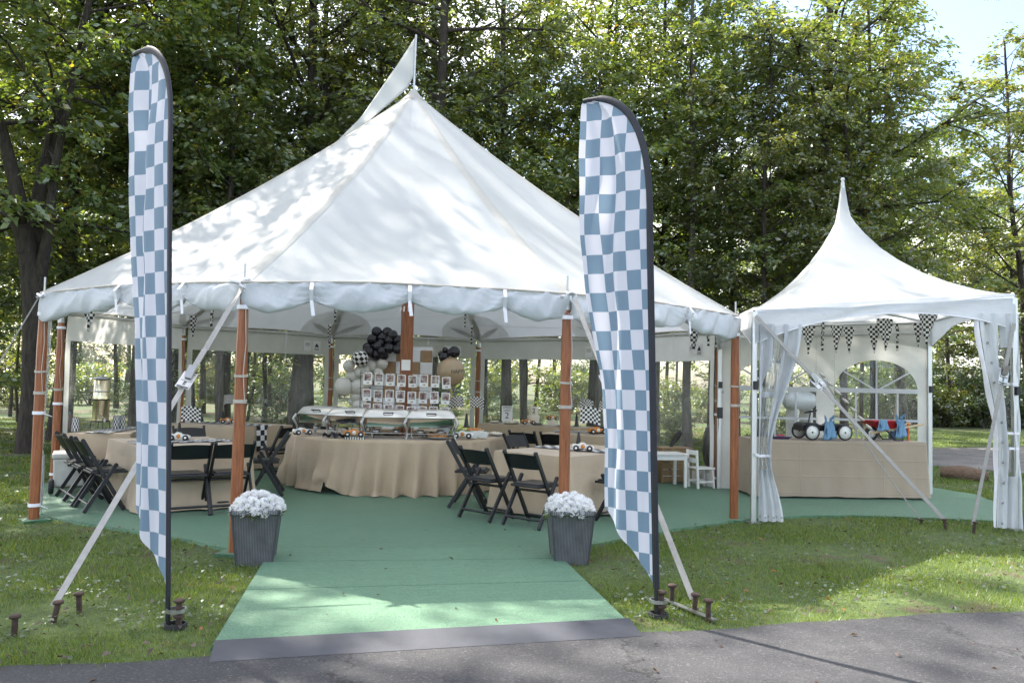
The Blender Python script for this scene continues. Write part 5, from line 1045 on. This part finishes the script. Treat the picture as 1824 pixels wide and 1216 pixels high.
q = at(803, 687, 13.35)-BO; g = MB(); [g.tube([tuple(q+np.array([k*.01, 0, 0])), (k*.02-.02, 0, .5), (k*.012, 0, .1)], .004, 5) for k in (-1, 0, 1)]; g.build('ribbon', 'gold', bb)
g = MB(); g.lathe([(.07, -.02), (.02, .16), (.001, .165)], 14); g.build('weight_cone', 'toy_black', bb)
def text(s, size, m, parent, loc, rot, nm='lettering'):
    c = bpy.data.curves.new(nm, 'FONT'); c.body = s; c.size = size; c.extrude = .0008; c.align_x = 'CENTER'; c.align_y = 'CENTER'; tmp = bpy.data.objects.new(nm, c); COL.objects.link(tmp); me = bpy.data.meshes.new_from_object(tmp.evaluated_get(bpy.context.evaluated_depsgraph_get())); COL.objects.unlink(tmp); bpy.data.objects.remove(tmp); me.materials.clear(); me.materials.append(MATS[m])
    return link(nm, me, parent, loc, rot)
q = at(813, 662, 13.35)-BO; text('HAPPY', .085, 'ink', bb, (q[0]+.02, -.225, q[2]), (R_(90), 0, .28))
# food on the buffet
def lowbowl(name, lab, p, r, h, m, cat, food=None, sq=False, fcol='bread', nf=8, seed=1, group=None):
    t = thing(name, lab, cat, p, 0, group); g = MB(); n_ = 4 if sq else 20; M = rz(.785) if sq else None; k = 1.3 if sq else 1
    g.lathe([(.001, .004), (r*.72*k, .004), (r*k, h), (r*.95*k, h), (r*.7*k, .014), (.001, .014)], n_, (0, 0, 0), M, smooth=not sq); g.build('dish', m, t); rr = random.Random(seed)
    for j in range(nf if food else 0):
        a, d = 2.4*j, r*.62*math.sqrt((j+.5)/nf); g = MB(); s_ = r*rr.uniform(.24, .34); g.sphere((math.cos(a)*d, math.sin(a)*d, h*.6+s_*.4), s_, 10, (1, .8, .62), rz(rr.uniform(0, 3))); g.build(food, fcol, t)
    return t
lowbowl('serving_tray', 'silver tray of golden bread rolls on the buffet', tp(782, 11.55, .786), .19, .03, 'steel', 'tray', 'bread_roll', nf=12, seed=3)
lowbowl('serving_bowl', 'left square white bowl on the right half of the buffet', tp(843, 11.72, .786), .095, .085, 'white_paint', 'bowl', 'salad', True, 'salad', 6, 5, 'square white bowls'); lowbowl('serving_bowl', 'right square white bowl on the right half of the buffet', tp(861, 11.82, .786), .085, .08, 'white_paint', 'bowl', 'salad', True, 'salad', 5, 6, 'square white bowls')
lowbowl('serving_tray', 'tray of fruit and greens behind the bread rolls', tp(818, 12.25, .786), .22, .03, 'steel', 'tray', 'fruit', fcol='salad', nf=14, seed=7); lowbowl('serving_tray', 'round platter with pastries near the crossed flags', tp(845, 12.6, .80), .17, .05, 'white_paint', 'tray', 'pastry', nf=9, seed=9); lowbowl('serving_tray', 'small silver tray at the right rim of the buffet', tp(886, 12.4, .786), .14, .02, 'steel', 'tray', 'pastry', fcol='cream', nf=8, seed=11)
g = MB(); r_ = random.Random(3)
for nm_, lab_, px, Y in (('napkin_pile', 'crumpled black napkins on the buffet behind the bread tray', 775, 11.95), ('napkin_pile', 'crumpled black napkins behind the white bowls', 818, 12.5), ('napkin_pile', 'black serving tongs and napkins before the second chafing dish', 600, 11.62)):
    g = MB(); g.grid(lambda u, v: ((u-.5)*.34, (v-.5)*.18, .03+.03*math.sin(9*u+4*v)*math.sin(7*v+2)+.02*math.sin(21*u)), 14, 8); o = g.build('napkin_pile', 'black_fabric', solid=.004); o.location = tp(px, Y, .785); tag(o, lab_, 'napkins')
g = MB(); g.box((0, 0, .11), (.15, .02, .26), Matrix.Rotation(.35, 3, 'Y')); o = g.build('menu_stand', 'board_white'); o.location = tp(793, 11.98, .78); tag(o, 'slanted white card with black stripes beside the last chafing dish', 'card stand'); g = MB(); g.box((.03, -.012, .2), (.13, .006, .09), Matrix.Rotation(.35, 3, 'Y')); g.build('stripe', 'toy_black', o)
for k, (px, lab_) in enumerate(((655, 'left black and white straw holder behind the chafing dishes'), (668, 'right black and white straw holder behind the chafing dishes'))):
    g = MB(); g.lathe([(.035, 0), (.05, .13), (.001, .131)], 14, uvs=(14, 9)); o = g.build('checkered_cup', 'pennant_check'); o.location = tp(px-4, 12.45, 1.03-.25+.0); tag(o, lab_.replace('straw holder', 'checkered cup'), 'cup')

# ------------------------------------------------------------------ dessert table
DZ = .782
sg = thing('number_sign', 'small white speed limit sign with a big two', 'sign', tp(904, 16.15, DZ), -.2); g = MB(); g.box((0, 0, .19), (.215, .008, .30)); bd_ = g.build('board', 'paper', sg, bevel=.006)
text('SPEED', .062, 'ink', sg, (0, -.006, .305), (R_(90), 0, 0)); text('LIMIT', .058, 'ink', sg, (0, -.006, .245), (R_(90), 0, 0)); text('2', .17, 'ink', sg, (0, -.006, .145), (R_(90), 0, 0)); g = MB(); g.box((0, .03, .02), (.18, .08, .04)); g.build('stand', 'paper', sg)
ck = thing('birthday_cake', 'two tier cream cake with a black two on the upper tier', 'cake', tp(951, 15.75, DZ), -.3); g = MB(); g.lathe([(.115, 0), (.118, .17), (.11, .18), (.001, .181)], 28); g.build('lower_tier', 'cream', ck); g = MB(); g.lathe([(.09, .18), (.092, .33), (.085, .34), (.001, .341)], 28); g.build('upper_tier', 'cream', ck); text('2', .13, 'ink', ck, (.02, -.098, .265), (R_(90), 0, .2)); g = MB(); g.lathe([(.001, -.012), (.17, -.012), (.17, .0), (.001, .0)], 24); g.build('cake_board', 'board_white', ck)
c2 = thing('square_cake', 'small square cream cake below an orange toy car', 'cake', tp(985, 15.45, DZ), -.4); g = MB(); g.box((0, 0, .055), (.20, .16, .10)); g.build('sponge', 'cream', c2, bevel=.012); g = MB(); g.box((0, 0, -.0), (.27, .22, .012)); g.build('cake_board', 'steel', c2)
car(*tp(942, 15.45, DZ+.02), .1, 'toy_orange', 'orange toy truck in front of the tall cake', 1.5); car(*tp(985, 15.43, DZ+.11), 0, 'toy_orange', 'orange toy car on top of the square cake', 1.35)
lowbowl('dessert_tray', 'stacked dessert tray in front of the speed sign', tp(912, 15.85, DZ), .17, .02, 'steel', 'tray', 'pastry', fcol='cream', nf=16, seed=21); lowbowl('dessert_tray', 'tray of small treats at the left end of the dessert table', tp(882, 16.15, DZ), .11, .02, 'steel', 'tray', 'pastry', fcol='cream', nf=10, seed=22); lowbowl('dessert_tray', 'tray of small treats left of the brown pole on the dessert table', tp(1003, 15.2, DZ), .13, .02, 'steel', 'tray', 'pastry', fcol='cream', nf=12, seed=23); lowbowl('dessert_tray', 'tray of cookies before the tall cake', tp(958, 15.5, DZ), .11, .02, 'steel', 'tray', 'pastry', fcol='toy_black', nf=8, seed=24)

# ------------------------------------------------------------------ drinks table, cooler
dd = thing('drink_dispenser', 'tall shiny steel drink dispenser in two tiers on the left table', 'dispenser', tp(181, 12.95, .775)); g = MB(); dd.scale = (1, 1, 1.2); g.lathe([(.115, .10), (.115, .34), (.12, .345), (.122, .36)], 28); g.build('lower_tank', 'warm_tinted_steel', dd); g = MB(); g.lathe([(.110, .365), (.110, .62), (.001, .62)], 28); g.build('upper_tank', 'warm_tinted_steel', dd)
g = MB(); g.lathe([(.122, .352), (.126, .36), (.122, .368)], 28); g.build('rim', 'toy_black', dd); g = MB(); g.lathe([(.12, .455), (.124, .462), (.12, .47)], 28); g.build('band', 'steel', dd); g = MB(); g.lathe([(.118, .615), (.120, .63), (.02, .645), (.022, .665), (.001, .668)], 28); g.build('lid', 'steel', dd); g = MB(); g.lathe([(.12, .085), (.128, .092), (.128, .10), (.10, .102)], 24); g.build('stand_ring', 'toy_black', dd)
for a in (.5, 2.1, 3.7, 5.3): g = MB(); g.tube([(.125*math.cos(a), .125*math.sin(a), .09), (.135*math.cos(a), .135*math.sin(a), 0)], .006, 5); g.build('stand_leg', 'toy_black', dd)
g = MB(); g.tube([(.09, -.09, .13), (.11, -.15, .13), (.11, -.15, .09)], .012, 8); g.build('spigot', 'steel', dd)
bt = thing('drink_bottle', 'clear bottle of dark amber drink by the left curtain', 'bottle', tp(128, 12.6, .775)); g = MB(); g.lathe([(.001, 0), (.045, 0), (.048, .02), (.048, .15), (.03, .20), (.016, .23)], 16); g.build('body', 'amber', bt); g = MB(); g.lathe([(.016, .23), (.017, .26), (.001, .262)], 12); g.build('cap', 'toy_black', bt)
for k, (px, Y, lab) in enumerate([(137, 12.35, 'checkered paper cup stack nearest the left curtain'), (209, 13.0, 'left one of two checkered cup stacks right of the dispenser'), (220, 13.1, 'right one of two checkered cup stacks right of the dispenser')]):
    g = MB(); g.lathe([(.052, 0), (.040, .19), (.001, .19)], 16, uvs=(16, 9)); o = g.build('cup_stack', 'pennant_check'); o.location = tp(px, Y, .775); tag(o, lab, 'cups')
cl_ = thing('cooler', 'pale grey hard cooler with wheels under the drink table', 'cooler', (-4.32, 11.55, .036), .35); g = MB(); g.box((0, 0, .27), (.36, .42, .36), taper=1.06); g.build('body', 'cooler_grey', cl_, bevel=.02); g = MB(); g.box((0, 0, .485), (.41, .47, .07)); g.build('lid', 'cooler_grey', cl_, bevel=.02); g = MB(); g.box((0, -.225, .40), (.05, .02, .09)); g.build('latch', 'dark_rubber', cl_)
for s_ in (-1, 1): g = MB(); g.lathe([(.001, -.03), (.09, -.03), (.10, -.02), (.10, .02), (.09, .03), (.001, .03)], 16, (s_*.2, -.17, .10), Matrix.Rotation(R_(90), 3, 'Y')); g.build('wheel', 'dark_rubber', cl_)
car(*tp(108, 12.3, .775), 1.2, 'toy_white', 'white toy car at the left end of the drink table', .9) if False else None

# ------------------------------------------------------------------ children table and chair, things at the right pole
kt = thing('children_table', 'low white children table with slatted top', 'table', (4.02, 12.42, .036), .06)
for k in range(7): g = MB(); g.box((-.30+.10*k, 0, .505), (.090, .50, .018)); g.build('slat', 'white_paint', kt, bevel=.003)
for sx in (-1, 1):
    for sy in (-1, 1): g = MB(); g.box((sx*.30, sy*.21, .245), (.045, .045, .49)); g.build('leg', 'white_paint', kt, bevel=.004)
    g = MB(); g.box((0, sx*.21, .455), (.56, .02, .07)); g.build('apron', 'white_paint', kt)
kc = thing('children_chair', 'small white wooden children chair with slatted back', 'chair', (4.60, 12.26, .036), -1.35+math.pi)
for sx in (-1, 1): g = MB(); g.bar((sx*.13, .14, 0), (sx*.13, .17, .58), .03, .035, (0, 1, 0)); g.build('back_post', 'white_paint', kc, bevel=.003); g = MB(); g.bar((sx*.13, -.14, 0), (sx*.12, -.12, .29), .03, .03, (0, 1, 0)); g.build('front_leg', 'white_paint', kc, bevel=.003); g = MB(); g.bar((sx*.13, -.13, .10), (sx*.13, .15, .10), .02, .03); g.build('stretcher', 'white_paint', kc)
g = MB(); g.box((0, 0, .30), (.30, .31, .022)); g.build('seat', 'white_paint', kc, bevel=.004)
for z_ in (.42, .54): g = MB(); g.box((0, .165, z_), (.25, .018, .07)); g.build('back_slat', 'white_paint', kc, bevel=.003)
cb = thing('wooden_crate', 'rough wooden crate standing behind the white children chair', 'crate', (4.38, 12.98, .036), .1)
for k in range(5): g = MB(); g.box((0, -.16, .06+.105*k), (.50, .018, .095)); g.build('plank', 'crate_wood', cb, bevel=.003)
for sx in (-1, 1): g = MB(); g.box((sx*.25, 0, .27), (.022, .34, .54)); g.build('side_board', 'crate_wood', cb)
g = MB(); g.box((0, 0, .55), (.54, .36, .022)); g.build('lid', 'crate_wood', cb)
pw = thing('power_box', 'small black electric box strapped on the right rear pole', 'electric box', (PV['E'][0]-.05, PV['E'][1]-.09, 1.12)); g = MB(); g.box((0, 0, .07), (.08, .05, .17)); g.build('case', 'toy_black', pw, bevel=.006); g = MB(); g.tube([(-.02, 0, -.01), (-.03, .01, -.5), (-.02, .02, -1.06)], .006, 6); g.build('cable', 'toy_black', pw)
g = MB(); 
def bagf(c, d, sd):
    f = nz(sd); return lambda u, v: (c[0]+d[0]*math.cos(u*6.283)*(abs(math.sin(v*3.1416))**.5)*(1+.07*f(u*6+v*5)), c[1]+d[1]*math.sin(u*6.283)*(abs(math.sin(v*3.1416))**.5)*(1+.07*f(u*5+v*7)), c[2]+d[2]*(-math.cos(v*3.1416))*(1+.05*f(u*8)))
g.grid(bagf((5.02, 12.75, .62), (.22, .2, .36), 4), 30, 16); tag(g.build('tarp_bundle', 'tarp'), 'dark plastic wrapped bundle between the two tents', 'bundle')
g = MB(); g.grid(bagf((5.0, 12.7, .17), (.28, .22, .15), 6), 30, 14); tag(g.build('canvas_bag', 'bag_grey'), 'pale canvas bag lying under the dark wrapped bundle', 'bag')

# ------------------------------------------------------------------ toys in the small tent
TZ = .765+GZ
wg = thing('pedal_car', 'black toy pedal car with white disc wheels and a blue bow', 'toy car', tp(1462, 11.35, TZ), .03)
g = MB(); pr = [(-.36, .13), (.34, .13), (.36, .20), (.33, .235), (.12, .235), (.08, .215), (-.08, .215), (-.12, .245), (-.30, .25), (-.37, .22)]; n_ = len(pr); w = .13; vs = [(x, -w, z) for x, z in pr]+[(x, w, z) for x, z in pr]; g.add(vs, [tuple(range(n_)), tuple(range(2*n_-1, n_-1, -1))]+[((i+1) % n_, i, n_+i, n_+(i+1) % n_) for i in range(n_)]); g.build('body', 'toy_black', wg, bevel=.015)
for x in (-.24, .27):
    for s_ in (-1, 1):
        g = MB(); g.lathe([(.095, -.014), (.112, -.012), (.115, 0), (.112, .012), (.095, .014)], 22, (x, s_*.19, .115), Matrix.Rotation(R_(90), 3, 'X')); wh = g.build('wheel', 'dark_rubber', wg); g = MB(); g.lathe([(.001, .010), (.098, .008), (.098, -.008), (.001, -.010)], 22, (x, s_*.19, .115), Matrix.Rotation(R_(90), 3, 'X')); g.build('disc', 'toy_white', wh); g = MB(); g.lathe([(.001, .02), (.012, .018), (.014, -.018), (.001, -.02)], 10, (x, s_*.19, .115), Matrix.Rotation(R_(90), 3, 'X')); g.build('axle_cap', 'toy_black', wh)
g = MB(); g.tube([(-.2, 0, .22), (-.16, 0, .40)], .009, 6); g.build('steering_column', 'toy_black', wg); g = MB(); g.tube([(-.16+.09*math.cos(a), .07*math.sin(a), .405+.02*math.cos(a)) for a in np.linspace(0, 6.283, 17)], .008, 6, False); g.bar((-.25, 0, .39), (-.07, 0, .42), .012, .008); g.build('steering_wheel', 'toy_black', wg)
def bow(parent, c, L, w, seed, loop=True):
    f = nz(seed)
    for k, (dx, dl) in enumerate(((-.35, 1.0), (.30, .92))):
        g = MB(); g.grid(lambda u, v: (c[0]+(u-.5)*w*(1+.3*v)+dx*w*v, c[1]-.03-.02*math.sin(u*9+3*v)-.03*v, c[2]-L*dl*v), 6, 8); g.build('ribbon_tail', 'ribbon_blue', parent, solid=.002)
    if loop:
        for s_ in (-1, 1): g = MB(); g.grid(lambda u, v: (c[0]+s_*(.02+.08*abs(math.sin(u*3.1416))**.7*(.4+.6*abs(math.cos(u*3.14)))), c[1]-.03+.03*math.cos(u*6.283), c[2]+.02+.05*math.sin(u*6.283)+.05*(v-.5)), 14, 3); g.build('bow_loop', 'ribbon_blue', parent, solid=.002)
bow(wg, (.03, -.15, .27), .26, .13, 3)
wb = thing('toy_wheelbarrow', 'red toy wheelbarrow with wooden handles and blue ribbons', 'wheelbarrow', tp(1572, 11.32, TZ), .02)
g = MB(); g.add([(-.16, -.13, .18), (.18, -.13, .18), (.18, .13, .18), (-.16, .13, .18), (-.24, -.18, .29), (.26, -.18, .29), (.26, .18, .29), (-.24, .18, .29)], [(3, 2, 1, 0), (0, 1, 5, 4), (1, 2, 6, 5), (2, 3, 7, 6), (3, 0, 4, 7)]); g.build('tray', 'toy_red', wb, solid=.008)
g = MB(); g.lathe([(.06, -.03), (.095, -.028), (.105, -.015), (.105, .015), (.095, .028), (.06, .03)], 22, (-.22, -.06, .105), Matrix.Rotation(R_(90), 3, 'X')); wh = g.build('wheel', 'dark_rubber', wb); g = MB(); g.lathe([(.001, .025), (.062, .02), (.062, -.02), (.001, -.025)], 18, (-.22, -.06, .105), Matrix.Rotation(R_(90), 3, 'X')); g.build('hub', 'toy_white', wh)
for s_ in (-1, 1): g = MB(); g.bar((-.25, s_*.09-.06*0, .11), (.55, s_*.16, .25), .035, .028, (0, 0, 1)); g.build('handle', 'pale_wood', wb, bevel=.004); g = MB(); g.tube([(-.05, s_*.14, .18), (.10, s_*.15, .01), (.22, s_*.15, .01), (.24, s_*.14, .20)], .010, 7); g.build('leg', 'toy_black', wb)
bow(wb, (-.12, -.16, .31), .16, .12, 5, False); bow(wb, (.16, -.16, .31), .26, .11, 6, True)
bk = thing('picture_book', 'colourful children picture book standing behind the wheelbarrow', 'book', tp(1606, 11.5, TZ), -.15); g = MB(); g.box((0, 0, .085), (.20, .02, .17)); g.build('cover', 'purple', bk); g = MB(); g.box((0, -.013, .05), (.19, .004, .09)); g.build('printed_hill', 'salad', bk); g = MB(); g.sphere((-.03, -.015, .10), .03, 10, (1, .2, .8)); g.build('printed_flower', 'pink', bk)
g = MB(); g.box((0, 0, .13), (.025, .025, .26)); o = g.build('orange_post', 'orange_red', bevel=.003); o.location = tp(1618, 11.3, TZ); tag(o, 'upright orange toy post at the end of the toy table', 'toy')
sx = thing('toy_boat', 'small purple toy tray with a pink flower on the toy table', 'toy', tp(1391, 11.4, TZ)); g = MB(); g.add([(-.10, -.05, 0), (.10, -.05, 0), (.10, .05, 0), (-.10, .05, 0), (-.14, -.07, .03), (.14, -.07, .03), (.14, .07, .03), (-.14, .07, .03)], [(3, 2, 1, 0), (4, 5, 6, 7), (0, 1, 5, 4), (1, 2, 6, 5), (2, 3, 7, 6), (3, 0, 4, 7)]); g.build('hull', 'purple', sx)
g = MB(); [g.sphere((.035*math.cos(k*1.05), .035*math.sin(k*1.05), .05), .026, 8, (1, 1, .5)) for k in range(6)]; g.build('blossom', 'pink', sx)
g = MB(); g.box((0, 0, .06), (.12, .10, .12)); o = g.build('gift_box', 'ribbon_blue', bevel=.004); o.location = tp(1592, 11.65, TZ); tag(o, 'light blue gift box behind the red wheelbarrow', 'gift box')

# ------------------------------------------------------------------ bunting
def pennant(parent, org, p, w, h, yaw, seed):
    f = nz(seed); d = np.array([math.cos(yaw), math.sin(yaw), 0]); n_ = np.array([-math.sin(yaw), math.cos(yaw), 0]); p = np.array(p)-org
    def s(u, v): k = (u-.5)*w*(1-v*.985); return p+d*(k+.02*v*f(2))+n_*(.018*math.sin(8*u+4*v+seed))+np.array([0, 0, -h*v-.01*abs(u-.5)])
    g = MB(); g.grid(s, 6, 9, True, lambda u, v: (((u-.5)*w*(1-v))/.036+50.5, v*h/.036)); return g.build('pennant', 'pennant_check', parent)
b1 = thing('bunting', 'string of checkered pennants under the back rail of the small tent', 'bunting', (FO[0], FO[1], 0)); BO1 = np.array([FO[0], FO[1], 0])
lst = [(1413, 578, .10, .26, 11.6, 1.0), (1439, 580, .20, .42, 11.6, .2), (1465, 573, .13, .43, 11.6, .9), (1490, 580, .22, .40, 11.6, .3), (1512, 582, .13, .40, 11.6, -.6), (1556, 580, .15, .41, 11.5, -.7), (1577, 567, .23, .47, 11.3, .1), (1598, 577, .11, .40, 11.5, 1.0), (1635, 575, .11, .36, 11.4, -.9), (1652, 557, .26, .43, 10.4, .1)]
for k, (px, py, w, h, Y, yaw) in enumerate(lst): pennant(b1, BO1, at(px, py, Y), w*1.3, h, yaw*.8, k+1)
g = MB(); g.tube([at(px, py-1, Y)-BO1 for px, py, w, h, Y, yaw in lst], .004, 5); g.build('cord', 'strap_white', b1)
for nm, lab, L in (('l', 'string of checkered pennants inside the left part of the big tent', [(160, 543, .24, .33, 11.0, -.5), (345, 562, .17, .36, 14.6, .8), (378, 543, .22, .30, 11.5, -1.0)]), ('b', 'string of checkered pennants along the back of the big tent', [(598, 545, .10, .28, 15.4, 1.1), (588, 578, .14, .46, 16.2, 1.0), (829, 556, .10, .28, 15.6, -1.0), (841, 580, .13, .36, 16.2, -1.1), (1067, 588, .14, .42, 14.7, .9)]), ('r', 'string of checkered pennants inside the right part of the big tent', [(1237, 585, .22, .32, 11.2, .2), (1262, 580, .12, .28, 11.0, 1.0)])):
    o = thing('bunting', lab, 'bunting', (TC[0], TC[1], 0)); og = np.array([TC[0], TC[1], 0])
    for k, (px, py, w, h, Y, yaw) in enumerate(L): pennant(o, og, at(px, py, Y), w, h, yaw, k+11)
    g = MB(); pts = [at(px, py-1, Y)-og for px, py, w, h, Y, yaw in L]; g.tube(pts, .004, 5); g.build('cord', 'strap_white', o)

# ------------------------------------------------------------------ around the clearing
tk = thing('propane_tank', 'white propane tank outside behind the small tent window', 'tank', (az(1424, 18.5), 18.5, 0), .45, None, .8); g = MB(); M = Matrix.Rotation(R_(90), 3, 'Y'); g.lathe([(.001, -.62), (.14, -.60), (.24, -.50), (.28, -.36), (.28, .36), (.24, .50), (.14, .60), (.001, .62)], 24, (0, 0, 1.62), M); g.build('shell', 'tank_white', tk); g = MB(); g.lathe([(.09, 1.87), (.09, 1.99), (.05, 2.02), (.001, 2.03)], 14); g.build('dome', 'rust', tk)
for s_ in (-1, 1): g = MB(); g.box((s_*.32, 0, .68), (.08, .4, 1.38)); g.build('foot', 'bag_grey', tk)
g = MB(); f = nz(6); g.grid(lambda u, v: (-.62+1.24*v, math.cos(u*6.283)*.17*(1+.12*f(u*5+v*4))*(.75+.5*math.sin(v*3.14)), .15+math.sin(u*6.283)*.15*(1+.12*f(u*7+v*3))*(.75+.5*math.sin(v*3.14))), 20, 14); g.add([(-.62, math.cos(k/20*6.283)*.13, .15+math.sin(k/20*6.283)*.11) for k in range(20)], [tuple(range(20))]); o = g.build('fallen_log', 'log_wood'); o.location = (10.1, 13.75, -.02); o.scale = (.62, .8, .8); o.rotation_euler = (0, .03, -.65); tag(o, 'short rough log lying on the grass beside the driveway', 'log')
for k, (px, Y, h, lab) in enumerate([(105, 30, 1.5, 'weathered fence post standing alone left of the brown pole'), (20, 31, 1.4, 'weathered fence post at the left picture edge'), (-60, 31.5, 1.4, '')]):
    if not lab: continue
    g = MB(); g.tube([(0, 0, -.1), (.02, 0, h*.6), (.0, .01, h)], [.07, .062, .055], 9); o = g.build('fence_post', 'bark_grey'); o.location = (az(px, Y), Y, 0); tag(o, lab, 'fence post', 'fence posts')
